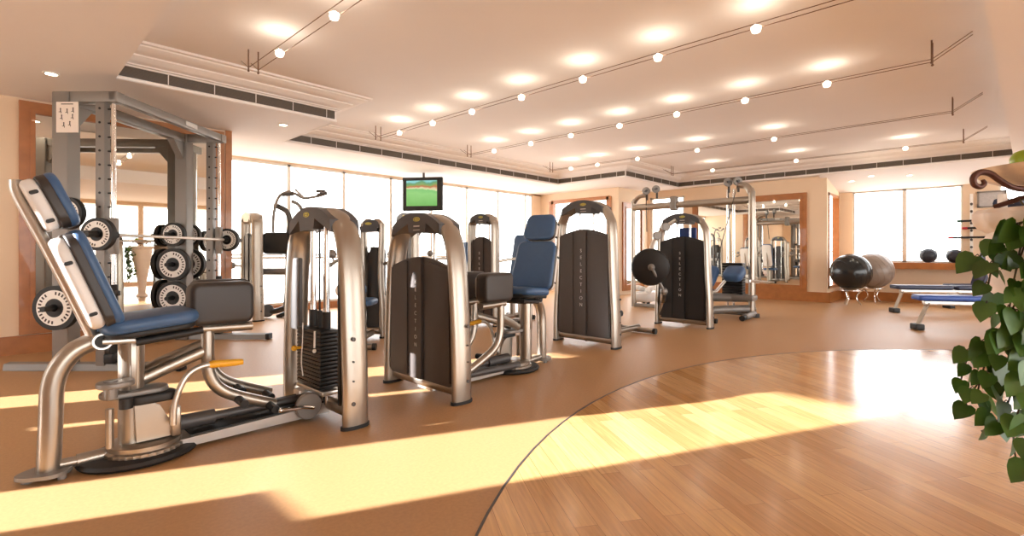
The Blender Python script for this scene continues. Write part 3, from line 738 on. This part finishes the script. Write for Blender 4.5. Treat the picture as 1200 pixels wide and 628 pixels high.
b = MB(); b.box((-.05, .3, .33), (.25, .75, .1), bev=.03); b.tube([(-.35, .75, .32), (.02, .05, .32)], .07, 12); b.tube([(-.75, .72, .12), (.05, -.02, .14)], .07, 12); b.tube([(-.5, -.05, .05), (.05, -.02, .06)], .05, 12); b.tube([(-.5, .75, .3), (-.7, .7, .08)], .05, 12); b.tube([(0, .1, .05), (0, 2.25, .05)], .035, 10); b.build('base_frame', M['grey'], tG)
for p_, q_, r_c in (((-.55, -.06, .05), (-.68, -.07, .05), .045), ((.03, -.02, .0), (.03, -.02, .06), .09), ((-.8, .73, .1), (-.9, .74, .1), .07)):
    b = MB(); b.tube([p_, q_], r_c, 14); b.build('base_cap', M['black'], tG)
b = MB(); b.slab(.38, .46, .14, .09, .05, tilt((-.42, .62, .68), R(48)), dome=.01); b.build('seat', M['blue'], tG, ang=60)
b = MB(); b.slab(.32, .34, .17, .1, .06, tilt((-.26, .2, .74), R(60)), dome=.01); b.build('knee_pad', M['blue'], tG, ang=60)
b = MB(); b.tube([(-.42, .64, .58), (-.4, .66, .32)], .035, 10); b.tube([(-.3, .3, .66), (-.5, .4, .45), (-.75, .62, .42)], .025, 10); b.tube([(-.15, -.02, .62), (.12, -.2, .60)], .02, 8); b.build('seat_post', M['bright'], tG)

# ---------------------------------------------------------------- weight rack with guided bar (left)
SM = (.79, 5.87, 0)
tS = thing('smith_machine', 'tall grey weight rack with guided barbell in front of the left mirror', 'exercise machine', SM, YAW)
LX = 1.66
def frame_end(x, nm):
    b = MB()
    b.tube([(x, .46, .02), (x, .46, 2.58)], .055, 4, ref=(1, 1, 0), ra=.055)
    return b
TOP = 2.58
for i, x in enumerate((0, LX)):
    b = MB(); b.box((x, .44, TOP / 2), (.14, .15, TOP), bev=.012); b.build('post', M['grey'], tS)
    b = MB(); b.box((x, .10, TOP / 2 + .02), (.07, .085, TOP - .06), bev=.006); pf = b.build('hook_rail', M['grey'], tS)
    b = MB()
    for k in range(17): b.disc((x - .036, .10, .35 + k * .13), (1, 0, 0), .011, .006, 10); b.cyl((x, .05, .35 + k * .13), (x, .02, .35 + k * .13), .008, 8)
    b.build('hook_hole', M['black'], pf)
    b = MB(); b.cyl((x, 0, .08), (x, 0, TOP - .02), .02, 16); b.build('guide_rod', M['chrome'], tS)
    b = MB(); b.tube([(x, 1.0 if i == 0 else .5, .04), (x, -.62, .04)], .035, 4, ref=(1, 0, 1), ra=.05); fb = b.build('floor_beam', M['grey'], tS)
    b = MB(); b.box((x, -.63, .04), (.1, .05, .075), bev=.01); b.build('beam_cap', M['black'], fb)
    b = MB(); b.box((x, .22, TOP - .045), (.10, .58, .10), bev=.01); b.build('top_bracket', M['grey'], tS)
    b = MB(); b.box((x - .02, -.0, .12), (.09, .09, .09), bev=.01); b.cyl((x, 0, .16), (x, 0, .26), .034, 14); b.build('stopper', M['black'], tS)
    b = MB(); b.box((x, .05, .72), (.05, .2, .05), bev=.008); b.cyl((x, 0, .65), (x, 0, .80), .034, 14); b.build('stopper', M['black'], tS)
    b = MB(); b.box((x, 0, 1.25), (.06, .07, .34), bev=.012); b.build('bar_carriage', M['grey'], tS)
b = MB(); b.box((LX / 2, -.02, TOP - .04), (LX + .1, .075, .09), bev=.01); tb = b.build('front_beam', M['grey'], tS)
b = MB(); b.box((LX * .62, -.062, TOP - .035), (.2, .008, .05), bev=.002); b.build('name_plate', M['letter'], tb)
b = MB(); b.box((LX / 2, .44, TOP - .05), (LX, .10, .10), bev=.01)
for x, s in ((.05, 1), (LX - .05, -1)):
    b.prism([(x, TOP - .08), (x + s * .22, TOP - .08), (x, TOP - .34)], .40, .48, 'y')
b.build('rear_beam', M['grey'], tS)
b = MB(); b.cyl((-.02, -.045, 1.26), (LX + .02, -.045, 1.26), .016, 14); bb = b.build('barbell', M['bright'], tS)
b = MB(); b.cyl((-.36, -.045, 1.26), (-.02, -.045, 1.26), .03, 16); b.cyl((LX + .02, -.045, 1.26), (LX + .40, -.045, 1.26), .03, 16); b.build('sleeve', M['black'], bb)
# instruction sheet
sgc = Vector((-.074, .47, 2.30))
b = MB(); b.box((-.078, .36, 2.335), (.006, .2, .28)); sg = b.build('instruction_sheet', M['paper'], tS, label='white instruction sheet with small figures')
b = MB()
for (yy, zz) in ((.06, .06), (-.0, .055), (-.055, .065), (.05, 0), (-.05, .005), (.03, -.07), (-.025, -.06)):
    c = Vector((-.0815, .36 + yy, 2.335 + zz))
    b.disc(c + Vector((0, 0, .018)), (1, 0, 0), .006, .002, 10); b.box(c, (.002, .008, .024)); b.box(c + Vector((0, .007, -.012)), (.002, .018, .005)); b.box(c + Vector((0, -.006, -.018)), (.002, .004, .016))
b.box((-.0815, .36, 2.455), (.002, .11, .008))
b.build('pictogram', M['ink'], sg)
# storage pegs on the rear posts
PEGS = []
for x, zs in ((-.02, (1.45, .60)), (LX, (1.32, .95, .54))):
    for z in zs: PEGS.append((x, z))
for x, z in PEGS:
    b = MB()
    if x < .5:
        yp = .28 if z > 1 else .40
        b.cyl((x, yp, z), (x - .26, yp, z), .024, 14)
        if z > 1: b.box((-.03, .33, z), (.04, .16, .07))
    else: b.cyl((x - .3, .46, z), (x + .3, .46, z), .024, 14)
    b.build('storage_peg', M['black'], tS)
smM = Matrix.Translation(SM) @ Matrix.Rotation(YAW, 4, 'Z')
def plate_proto(r):
    t = thing('weight_plate', '-', 'weight plate', (0, 0, 0), 0)
    b = MB(); b.ring((0, 0, 0), (1, 0, 0), .032, r, .052, 40); b.build('disc', M['black'], t, ang=40)
    b = MB()
    for s in (-1, 1): b.ring((s * .0265, 0, 0), (1, 0, 0), r * .42, r * .80, .003, 40)
    b.build('rim_ring', M['white'], t, label='white ring')
    b = MB()
    for s in (-1, 1):
        for k in range(26):
            if k % 13 in (5, 6): continue
            a = 2 * math.pi * k / 26; rr = r * .66
            b.box((0, 0, 0), (.002, r * .07, r * .14), Matrix.Translation((s * .0285, rr * math.cos(a), rr * math.sin(a))) @ Matrix.Rotation(a - math.pi / 2, 4, 'X'))
    b.build('ring_marks', M['ink'], t)
    b = MB()
    for s in (-1, 1): b.ring((s * .012, 0, 0), (1, 0, 0), .0325, r * .36, .034, 28)
    b.build('hub', M['iron'], t)
    return t
pb = plate_proto(.145); pr = plate_proto(.20)
PL = []
def place(proto, used, loc, ang, label):
    o = proto if not used else copy_tree(proto)
    o.location = smM @ Vector(loc); o.rotation_euler = (0, 0, YAW + ang)
    tag(o, label, 'weight plate', 'weight plates on the weight rack')
    return True
u_ = False
u_ = place(pb, u_, (-.22, -.045, 1.26), R(0), 'small white ringed weight plate on the near end of the barbell')
u_ = place(pb, u_, (LX + .12, -.045, 1.26), R(0), 'white ringed weight plate on the far end of the barbell, by the window')
u_ = place(pb, u_, (LX - .16, .46, 1.32), 0, 'topmost plate on the near side of the far rack post')
u_ = place(pb, u_, (LX + .14, .46, 1.32), 0, 'topmost plate on the far side of the far rack post')
u2 = False
u_ = place(pb, u_, (-.16, .28, 1.45), 0, 'thick plate hanging behind the headrest of the nearest machine')
u2 = place(pr, u2, (-.14, .40, .60), 0, 'large white ringed plate low on the rack, behind the white post of the nearest backrest')
u2 = place(pr, u2, (LX - .16, .46, .95), 0, 'middle plate on the near side of the far rack post')
u2 = place(pr, u2, (LX + .14, .46, .95), 0, 'middle plate on the far side of the far rack post')
u2 = place(pr, u2, (LX - .16, .46, .54), 0, 'lowest plate on the near side of the far rack post')
u2 = place(pr, u2, (LX + .14, .46, .54), 0, 'lowest plate on the far side of the far rack post')

# ---------------------------------------------------------------- television
pT = at_depth(495.5, 227.5, 10.4)
t = thing('television', 'black framed television showing a green pitch above the machines', 'television', (pT.x, pT.y, pT.z), YAW - R(90) + R(-8))
b = MB(); b.box((0, 0, 0), (.86, .09, .70), bev=.015); b.build('casing', M['black'], t)
b = MB(); b.box((-.01, -.047, .015), (.66, .006, .53)); b.build('screen', M['tv'], t)
b = MB(); b.cyl((0, .06, .2), (0, .06, H1 - pT.z), .025, 12); b.box((0, .06, 0), (.3, .05, .3)); b.build('ceiling_bracket', M['greydark'], t)

# ---------------------------------------------------------------- lamps on cables
def on_cable(X, us): return [on_x(u, 150, X).y for u in us]
CAB = [(1.78, [2.45, 3.54, 4.56], (0.4, 5.2)),
       (4.2, on_cable(4.2, (886, 771, 683, 611, 553, 507, 468)), (.4, 6.9)),
       (6.1, on_cable(6.1, (969, 873, 793, 726, 669, 622, 579)), (.36, 6.9)),
       (8.5, on_cable(8.5, (907, 817, 747, 700, 669)), (.30, 6.9)),
       (10.8, on_cable(10.8, (1061, 933, 835)), (.25, 5.2))]
ZC = 2.90
WHERE = ['over the nearest hip machine', 'along the first long wire from the camera', 'along the second long wire from the camera', 'along the third long wire from the camera', 'along the farthest wire']
ORD = ['nearest', 'second nearest', 'third nearest', 'fourth nearest', 'fifth nearest', 'sixth nearest', 'farthest']
lampproto = None
for ci, (X, ys, (ya, yb)) in enumerate(CAB):
    w = thing('hanging_cable', 'pair of thin brown lighting wires ' + ['above the nearest hip machine', 'crossing the ceiling nearest the middle', 'running second across the ceiling', 'running third across the ceiling', 'running near the far cornice'][ci], 'wire', (X, 0, ZC))
    for s in (-1, 1):
        b = MB(); b.tube([(s * .045, ya, 0), (s * .045, yb, 0)], .0035, 6); b.tube([(s * .045, ya, 0), (s * .045, ya - .28, H2 - ZC - .004)], .0035, 6); b.tube([(s * .045, yb, 0), (s * .045, yb + .2, .12)], .0035, 6); b.build('wire', M['wire'], w)
    for yy in (ya, yb):
        b = MB()
        for s in (-1, 1): b.cyl((s * .045, yy, -.03), (s * .045, yy, H2 - ZC - .002), .007, 8); b.sphere((s * .045, yy, -.03), .012, 8)
        b.build('support_rod', M['wire'], w)
    ys = sorted(ys)
    for k, yy in enumerate(ys):
        if lampproto is None:
            lampproto = thing('cable_lamp', '-', 'lamp')
            b = MB(); b.lathe([(.012, -.035), (.03, -.03), (.038, -.008), (.04, .012)], 16); b.build('lamp_shade', M['lampcup'], lampproto)
            b = MB(); b.sphere((0, 0, .012), (.026, .026, .018), 12); b.build('bulb', M['bulb'], lampproto)
            b = MB(); b.tube([(-.045, 0, .002), (-.03, 0, -.012), (.03, 0, -.012), (.045, 0, .002)], .005, 6); b.build('lamp_clip', M['wire'], lampproto)
            o = lampproto
        else: o = copy_tree(lampproto)
        o.location = (X, yy, ZC - .02)
        name = ORD[k] if k < len(ys) - 1 else ORD[6]
        if ci == 0: name = ['first', 'middle', 'last'][k]
        tag(o, '%s small halogen lamp %s' % (name, WHERE[ci]), 'lamp', 'halogen lamps on ceiling wires')
        l = bpy.data.lights.new('halogen', 'POINT'); l.energy = 1.0; l.color = (1, .87, .7); l.shadow_soft_size = .02
        lo = bpy.data.objects.new('halogen_light', l); COL.objects.link(lo); lo.parent = o; lo.location = (0, 0, .05)
# recessed downlights
DL = [((60, 86), 'recessed downlight in the low ceiling left of the cornice, above the weight rack'), ((332, 146), 'recessed downlight in the low ceiling before the television cornice'),
      ((998, 212), 'small recessed downlight nearest the mirror recess'), ((1021, 206), 'small recessed downlight above the first far window pane'), ((1066, 205), 'recessed downlight above the second far window pane'),
      ((1155, 198), 'recessed downlight above the framed picture')]
for (u, v), lb in DL:
    p = on_height(u, v, H1)
    for _ in range(30):
        if p.x > 12.34: p = on_height(u, v, H1 - (p.x - 12.34) * .27 / 1.58)
    zc = p.z
    t = thing('downlight', lb, 'lamp', (p.x, p.y, zc))
    if p.x > 12.34: t.rotation_euler = (0, R(9.7), 0)
    b = MB(); b.ring((0, 0, -.004), (0, 0, 1), .045, .062, .012, 24); b.build('bezel', M['white'], t)
    b = MB(); b.disc((0, 0, -.002), (0, 0, 1), .044, .006, 24); b.build('lens', M['bulb'], t)
    l = bpy.data.lights.new('downlight', 'SPOT'); l.energy = 8; l.color = (1, .86, .68); l.spot_size = R(95); l.spot_blend = .8; l.shadow_soft_size = .04
    lo = bpy.data.objects.new('downlight_light', l); COL.objects.link(lo); lo.parent = t; lo.location = (0, 0, -.02)

# ---------------------------------------------------------------- far right: balls, benches, bars
def ball_stand(p, rz, label):
    t = thing('ball_stand', label, 'stand', p, rz, )
    for k in range(3):
        a = 2 * math.pi * k / 3 + .5; c, s = math.cos(a), math.sin(a)
        b = MB(); b.tube([(c * .22, s * .22, .33), (c * .13, s * .13, .25), (c * .10, s * .10, .14), (c * .18, s * .18, .012)], .013, 8, 5); b.build('leg', M['chrome'], t)
    b = MB(); b.ring((0, 0, .315), (0, 0, 1), .20, .222, .02, 28); b.build('support_ring', M['chrome'], t)
    return t
def gym_ball(p, r, m, label):
    b = MB(); b.sphere((0, 0, 0), r, 40)
    for k in (-.5, -.25, 0, .25, .5):
        z = r * k; rr = math.sqrt(r * r - z * z)
        b.ring((0, 0, z), (0, 0, 1), rr - .003, rr + .0025, .006, 40)
    t = thing('exercise_ball', label, 'ball', p, R(30))
    o = b.build('skin', M[m], t)
    o.rotation_euler = (R(70), 0, R(20))
    b = MB(); b.disc((0, -r * math.cos(R(28)), r * math.sin(R(28))), (0, -math.cos(R(28)), math.sin(R(28))), .022, .012, 12); b.build('valve', M['white'], t)
    return t
p = at_depth(997, 320, 10.3); ball_stand((p.x, p.y, 0), .3, 'three legged chrome stand under the black exercise ball'); gym_ball((p.x, p.y, .69), .375, 'ballblack', 'large glossy black exercise ball on a chrome stand')
p = at_depth(1023, 318, 10.85); ball_stand((p.x, p.y, 0), .9, 'three legged chrome stand under the grey exercise ball'); gym_ball((p.x, p.y, .70), .385, 'ballgrey', 'large grey exercise ball on a chrome stand behind the black one')
for (u, d, lb, r) in ((1088, 0, 'dark medicine ball on the window ledge, nearer the grey ball', .15), (1119, 0, 'dark blue medicine ball on the window ledge, nearer the wall bars', .14)):
    p = on_x(u, 300, XR - .17)
    t = thing('medicine_ball', lb, 'ball', (p.x, p.y, .88 + r))
    b = MB(); b.sphere((0, 0, 0), r, 28); b.build('skin', M['slate'], t)
    b = MB()
    for k in range(3): b.ring((0, 0, 0), (math.cos(k * 1.05), math.sin(k * 1.05), .2), r - .002, r + .003, .008, 32)
    b.build('seam', M['black'], t)

def bench(label, p, rz, L, m, back=0.0, hgt=.46):
    t = thing('weight_bench', label, 'bench', p, rz)
    s1 = L * .42 if not back else L * .38
    b = MB(); b.slab(L - s1 - .02, .28, .075, .05, .025, Matrix.Translation(((L - s1 - .02) / 2, 0, hgt))); b.build('seat_pad', M[m], t, ang=60)
    b = MB(); mx = Matrix.Translation((L - s1 + .01, 0, hgt)) @ Matrix.Rotation(-back, 4, 'Y') @ Matrix.Translation((s1 / 2 if not back else .36, 0, .0))
    b.slab(s1 if not back else .72, .28, .075, .05, .025, mx); b.build('back_pad', M[m], t, ang=60)
    b = MB(); b.box((L * .5, 0, hgt - .075), (L * .85, .07, .06), bev=.008); b.build('beam', M['bright'], t)
    b = MB(); b.tube([(.16, 0, hgt - .07), (.03, 0, .05)], .03, 4, ref=(0, 1, 0), ra=.045); b.box((.03, 0, .05), (.06, .14, .05), bev=.01); lg = b.build('leg', M['silver'], t)
    b = MB(); b.box((.03, 0, .0425), (.11, .18, .085), bev=.014); b.build('foot', M['black'], lg)
    b = MB(); b.tube([(L * .62, 0, hgt - .08), (L * .95, 0, .06)], .03, 4, ref=(0, 1, 0), ra=.045); b.tube([(L * .95, -.24, .05), (L * .95, .24, .05)], .035, 12); b.tube([(L * .55, 0, hgt - .1), (L * 1.0, 0, hgt - .2)], .028, 10); lg = b.build('leg', M['silver'], t)
    for s in (-1, 1):
        b = MB(); b.box((L * .95, s * .24, .045), (.09, .07, .09), bev=.012); b.build('foot', M['black'], lg)
    return t
p = on_height(1072, 386, 0); bench('flat royal blue bench with silver legs, in front of the navy bench', (p.x, p.y, 0), R(-61), 1.35, 'royal')
p = on_height(1046, 366, 0); bench('flat navy bench with silver legs, behind the royal blue bench', (p.x, p.y, 0), R(-58), 1.6, 'navy', hgt=.47)
p = on_height(1110, 361, 0); bench('navy bench with its back pad raised upright beside the wall bars', (p.x, p.y, 0), YAW - R(90), .95, 'navy', back=R(72), hgt=.44)

# wall bars
t = thing('bar_holder', 'slim white wall holder with dark knobs for three exercise bars', 'rack', (XR, .20, 0))
b = MB(); b.box((-.015, 0, 1.55), (.03, .05, 1.5), bev=.008); b.build('strip', M['white'], t)
b = MB()
for z in (2.08, 1.93, 1.69, 1.54, 1.35, 1.2): b.cyl((-.03, 0, z), (-.10, 0, z + .01), .022, 12)
b.build('knob', M['greydark'], t)
for z, m, lb in ((1.745, 'green', 'topmost of three dark bars held on the wall, with a green end'), (1.595, 'red', 'middle of three dark bars held on the wall, with a red end'), (1.405, 'red', 'lowest of three dark bars held on the wall, reaching farthest over the window')):
    y1 = .42 if m == 'green' else (.34 if z > 1.5 else .56)
    t = thing('exercise_bar', lb, 'bar', (XR - .07, 0, z))
    b = MB(); b.cyl((0, -.55, 0), (0, y1 - .08, 0), .021, 14); b.build('shaft', M['black'], t)
    b = MB(); b.cyl((0, y1 - .08, 0), (0, y1, 0), .026, 14); b.cyl((0, -.63, 0), (0, -.55, 0), .026, 14); b.build('end_cap', M[m], t)
# framed picture
t = thing('framed_picture', 'small grey framed picture high on the wall right of the far window', 'picture', (XR, -.10, 2.17))
b = MB()
for s in (-1, 1): b.box((-.015, s * .20, 0), (.03, .03, .33)); b.box((-.015, 0, s * .15), (.03, .43, .03))
b.build('frame', M['grey'], t)
b = MB(); b.box((-.008, 0, 0), (.012, .38, .28)); b.build('print', mat('grey_print', (188, 186, 186), .6, noise=.12, nscale=30), t)
# upright dumbbell rack near the white pedestal
pk = at_depth(1195, 240, 4.6)
t = thing('dumbbell_rack', 'white upright rack of dark blue dumbbells behind the white pedestal', 'rack', (pk.x, pk.y, 0), YAW - R(90))
b = MB()
for s in (-1, 1): b.box((s * .22 + .06, 0, .84), (.05, .06, 1.60), bev=.01); b.box((s * .22 + .06, 0, .03), (.06, .5, .05), bev=.01)
b.build('upright', M['white'], t)
RZ = (.55, .8, 1.06, 1.32, 1.50)
for z in RZ:
    b = MB(); b.box((.06, 0, z), (.48, .2, .02), bev=.006); b.build('tier', M['white'], t)
db = None
names = ['lowest tier', 'second tier from the floor', 'middle tier', 'tier under the top', 'top tier']
rk = Matrix.Translation((pk.x, pk.y, 0)) @ Matrix.Rotation(YAW - R(90), 4, 'Z')
for zi, z in enumerate(RZ):
    for k in range(3):
        if db is None:
            db = thing('dumbbell', '-', 'dumbbell')
            b = MB(); b.cyl((0, -.09, 0), (0, .09, 0), .015, 12); b.build('grip', M['chrome'], db)
            for s in (-1, 1):
                b = MB(); b.tube([(0, s * .06, 0), (0, s * .135, 0)], .052, 8); b.build('head', M['navy'], db)
            o = db
        else: o = copy_tree(db)
        o.location = rk @ Vector((-.07 + k * .13, 0, z + .0635)); o.rotation_euler = (0, 0, YAW - R(90))
        tag(o, 'dark blue dumbbell, %s of the white rack, %s' % (names[zi], ['nearest the wall bars', 'middle of its row', 'right end'][k]), 'dumbbell', 'dumbbells on the white rack')

# low white stepper behind the far machines
p = on_height(757, 357, 0)
t = thing('stepper', 'low white stepper with rounded body on the floor beside the cable station', 'stepper', (p.x, p.y, 0), R(10))
b = MB(); b.slab(.75, .42, .2, .12, .07, Matrix.Translation((0, 0, .18))); b.build('body', M['shell'], t, ang=60)
b = MB()
for s in (-1, 1): b.slab(.42, .15, .09, .05, .04, Matrix.Translation((-.05, s * .12, .35)) @ Matrix.Rotation(R(s * 9), 4, 'Y'))
b.build('pedal', M['white'], t, ang=60)
b = MB()
for sx in (-1, 1):
    for sy in (-1, 1): b.cyl((sx * .28, sy * .14, 0), (sx * .28, sy * .14, .1), .035, 12)
b.build('foot', M['black'], t)

# ---------------------------------------------------------------- pedestal, bowl, apples, vine
PX = at_depth(1250, 296, 1.75)
t = thing('stone_pedestal', 'tall white stone pedestal with a fluted top under hanging vines', 'pedestal', (PX.x, PX.y, 0))
b = MB(); b.lathe([(.12, 0), (.12, .04), (.09, .06), (.075, .10), (.085, .28), (.115, .48), (.15, .68), (.185, .88), (.205, 1.05), (.212, 1.15), (.20, 1.18)], 48); b.build('shaft', M['stone'], t)
b = MB(); b.lathe([(.205, 1.17), (.235, 1.19), (.25, 1.215), (.25, 1.242), (.235, 1.257), (.12, 1.262)], 96, flute=16, fdepth=.05); b.build('fluted_top', M['stone'], t)
BZ = 1.32
t = thing('bowl_stand', 'brown iron stand with scrolled arms holding the marble bowl', 'stand', (PX.x, PX.y, 1.262), YAW - R(90))
def scroll(s):
    pts = [(s * .02, 0, .075), (s * .10, 0, .083), (s * .185, 0, .092), (s * .235, 0, .118), (s * .27, 0, .142), (s * .305, 0, .146), (s * .328, 0, .128), (s * .325, 0, .104), (s * .305, 0, .095), (s * .290, 0, .107), (s * .296, 0, .120)]
    pts = [(x, y, z - .027) for x, y, z in pts]
    return pts
for s in (-1, 1):
    b = MB(); b.tube(scroll(s), [.011, .011, .010, .010, .011, .011, .010, .009, .008, .006], 10, 6); b.build('scroll_arm', M['rust'], t)
for k in range(4):
    a = math.pi / 4 + k * math.pi / 2
    b = MB(); b.tube([(math.cos(a) * .05, math.sin(a) * .05, .05), (math.cos(a) * .10, math.sin(a) * .10, .04), (math.cos(a) * .15, math.sin(a) * .15, .022), (math.cos(a) * .185, math.sin(a) * .185, .008)], .009, 8, 5); b.build('leg', M['rust'], t)
b = MB(); b.ring((0, 0, .056), (0, 0, 1), .05, .085, .014, 24); b.build('support_ring', M['rust'], t)
ZB = 1.262 + .070
t = thing('fruit_bowl', 'cream marble bowl of green apples on the iron stand', 'bowl', (PX.x, PX.y, ZB))
b = MB(); b.lathe([(.06, 0), (.12, .004), (.17, .018), (.22, .04), (.245, .062), (.25, .072), (.242, .074), (.20, .05), (.13, .022), (.05, .016)], 48); b.build('shell', M['marble'], t)
ap = None
for k, (dx, dz, h, lb) in enumerate(((-.165, -.02, .087, 'green apple in the marble bowl, at the rim above the scrolled arm'), (-.08, -.05, .066, 'green apple in the marble bowl, second from the scrolled arm'), (.05, .05, .06, 'green apple in the marble bowl, hidden deepest past the frame'))):
    if ap is None:
        ap = thing('apple', '-', 'apple')
        b = MB(); b.lathe([(.006, -.032), (.018, -.036), (.032, -.027), (.041, -.006), (.041, .010), (.033, .027), (.020, .034), (.008, .030), (.002, .025)], 24); b.build('flesh', M['apple'], ap, ang=60)
        b = MB(); b.tube([(0, 0, .026), (.003, 0, .040), (.008, 0, .05)], .0022, 6); b.build('stalk', M['stem'], ap)
        o = ap
    else: o = copy_tree(ap)
    o.location = (PX.x + dx * SA + dz * CA, PX.y - dx * CA + dz * SA, ZB + h)
    o.rotation_euler = (R(14 * k), R(9), R(50 * k))
    tag(o, lb, 'apple', 'green apples in the marble bowl')
# hanging vine
vine = thing('hanging_vine', 'dark green trailing ivy hanging down over the white pedestal', 'plant', (PX.x, PX.y, 0))
strands = [
    [(1215, 256, 1.50), (1192, 262, 1.46), (1172, 280, 1.46), (1152, 296, 1.46), (1140, 316, 1.47)],
    [(1218, 250, 1.46), (1196, 262, 1.43), (1176, 285, 1.43), (1163, 312, 1.44), (1157, 345, 1.45), (1160, 372, 1.46)],
    [(1222, 250, 1.44), (1204, 280, 1.41), (1190, 320, 1.42), (1183, 360, 1.44), (1176, 400, 1.45), (1160, 430, 1.46), (1142, 455, 1.47), (1128, 480, 1.48)],
    [(1225, 262, 1.45), (1205, 320, 1.41), (1192, 370, 1.43), (1172, 395, 1.45), (1150, 402, 1.46), (1134, 420, 1.47), (1126, 445, 1.48)],
    [(1226, 270, 1.43), (1208, 340, 1.40), (1198, 400, 1.42), (1190, 440, 1.43), (1180, 475, 1.44), (1165, 500, 1.45), (1150, 505, 1.46)],
    [(1228, 280, 1.42), (1212, 360, 1.39), (1204, 420, 1.40), (1196, 470, 1.41), (1188, 505, 1.42), (1190, 535, 1.42), (1197, 552, 1.42)],
    [(1235, 260, 1.45), (1222, 330, 1.40), (1215, 400, 1.39), (1210, 470, 1.39), (1204, 520, 1.39), (1202, 548, 1.39)],
    [(1220, 300, 1.43), (1196, 345, 1.42), (1176, 380, 1.44), (1162, 410, 1.45), (1150, 440, 1.46), (1146, 470, 1.47), (1158, 492, 1.47)],
    [(1222, 262, 1.47), (1206, 266, 1.44), (1196, 290, 1.42), (1190, 320, 1.43)],
]
stems = MB(); leaves = MB()
PD = 1.75; PS = (1250 - 600) / F_PX * PD
def hang(u, v, rho):
    """point hugging the pedestal at radius rho about its axis (or as near to it as that line of sight passes)"""
    t = (u - 600) / F_PX
    a_, b_, c_ = 1 + t * t, -2 * (PD + PS * t), PD * PD + PS * PS - rho * rho
    q = b_ * b_ - 4 * a_ * c_
    return at_depth(u, v, (-b_ - math.sqrt(q)) / (2 * a_) if q > 0 else -b_ / (2 * a_))
LEAF = [(0, 0, 0), (.16, -.10, .02), (.40, -.02, .05), (.50, .22, .04), (.42, .50, .02), (.24, .78, -.02), (0, 1.05, -.10), (-.24, .78, -.02), (-.42, .50, .02), (-.50, .22, .04), (-.40, -.02, .05), (-.16, -.10, .02), (0, .30, -.03), (0, .65, -.05)]
LF = [(0, 1, 2, 12), (2, 3, 4, 12), (4, 5, 13, 12), (5, 6, 13), (0, 12, 10, 11), (12, 8, 9, 10), (12, 13, 7, 8), (13, 6, 7)]
random.seed(11)
to_cam = Vector((-CA, -SA, .15)).normalized()
for st in strands:
    C3 = Vector((PX.x, PX.y, 0)); rho = .29 + .010 * (strands.index(st) % 4)
    H = [hang(q[0], q[1], rho) - C3 for q in st]
    dv = Vector((H[1].x, H[1].y, 0)).normalized()
    H = [dv * .20 + Vector((0, 0, 1.276)), dv * .272 + Vector((0, 0, 1.272))] + [h for h in H if h.z < 1.262]
    P = catmull(H, 8)
    P = [Vector((p.x, p.y, p.z)) for p in P]
    stems.tube(P, .0028, 6)
    acc = 0; last = P[0]; side = 1
    for i in range(1, len(P)):
        acc += (P[i] - last).length; last = P[i]
        if acc > .031 and i > 14:
            acc = 0; side = -side
            s = random.uniform(.048, .082)
            if len(st) == 7 and i > len(P) * .8: s *= .8
            right = Vector((SA, -CA, 0))
            tipdir = (Vector((0, 0, -1)) + right * side * random.uniform(.1, .9) + right * -.25 + to_cam * random.uniform(-.1, .5)).normalized()
            nrm = (to_cam + Vector((random.uniform(-.7, .7), random.uniform(-.7, .7), random.uniform(0, .9)))).normalized()
            nrm = (nrm - tipdir * nrm.dot(tipdir)).normalized(); ac = tipdir.cross(nrm)
            base = P[i] + right * side * random.uniform(.005, .03) + to_cam * random.uniform(0, .03)
            mx = Matrix.Identity(4)
            for r_i in range(3): mx[r_i][0] = ac[r_i] * s; mx[r_i][1] = tipdir[r_i] * s; mx[r_i][2] = nrm[r_i] * s; mx[r_i][3] = base[r_i]
            leaves.add(LEAF, LF, mx)
            stems.tube([P[i], (P[i] + base) / 2 + Vector((0, 0, .008)), base], .0016, 5)
stems.build('stem', M['stem'], vine)
lv = leaves.build('foliage', M['leaf'], vine, ang=80)

# ---------------------------------------------------------------- light
w = bpy.data.worlds.new('sky'); SC.world = w; w.use_nodes = True
nt = w.node_tree; bg = nt.nodes['Background']
tc = nt.nodes.new('ShaderNodeTexCoord'); sp = nt.nodes.new('ShaderNodeSeparateXYZ'); nt.links.new(tc.outputs['Generated'], sp.inputs[0])
rp = nt.nodes.new('ShaderNodeValToRGB'); rp.color_ramp.elements[0].position = .35; rp.color_ramp.elements[0].color = (.60, .58, .54, 1)
rp.color_ramp.elements[1].position = .62; rp.color_ramp.elements[1].color = (.96, .98, 1, 1)
e = rp.color_ramp.elements.new(.5); e.color = (1, .98, .94, 1)
mr = nt.nodes.new('ShaderNodeMapRange'); mr.inputs['From Min'].default_value = -1; mr.inputs['From Max'].default_value = 1
nt.links.new(sp.outputs['Z'], mr.inputs['Value']); nt.links.new(mr.outputs[0], rp.inputs['Fac'])
nt.links.new(rp.outputs['Color'], bg.inputs['Color']); bg.inputs['Strength'].default_value = 7.5
sun = bpy.data.lights.new('sun', 'SUN'); sun.energy = 38; sun.angle = R(.55); sun.color = (1, .98, .97)
so = bpy.data.objects.new('sun', sun); COL.objects.link(so)
sd = Vector((1, -.475, 0)).normalized() * math.cos(R(15.8)) + Vector((0, 0, -math.sin(R(15.8))))
so.rotation_euler = sd.to_track_quat('-Z', 'Y').to_euler()

SC.view_settings.view_transform = 'Standard'; SC.view_settings.look = 'None'; SC.view_settings.gamma = 1; SC.view_settings.use_curve_mapping = False
SC.view_settings.exposure = 0.0
SC.cycles.max_bounces = 8; SC.cycles.diffuse_bounces = 5; SC.cycles.glossy_bounces = 4; SC.cycles.transparent_max_bounces = 12
SC.cycles.sample_clamp_indirect = 6.0; SC.cycles.caustics_reflective = False; SC.cycles.caustics_refractive = False
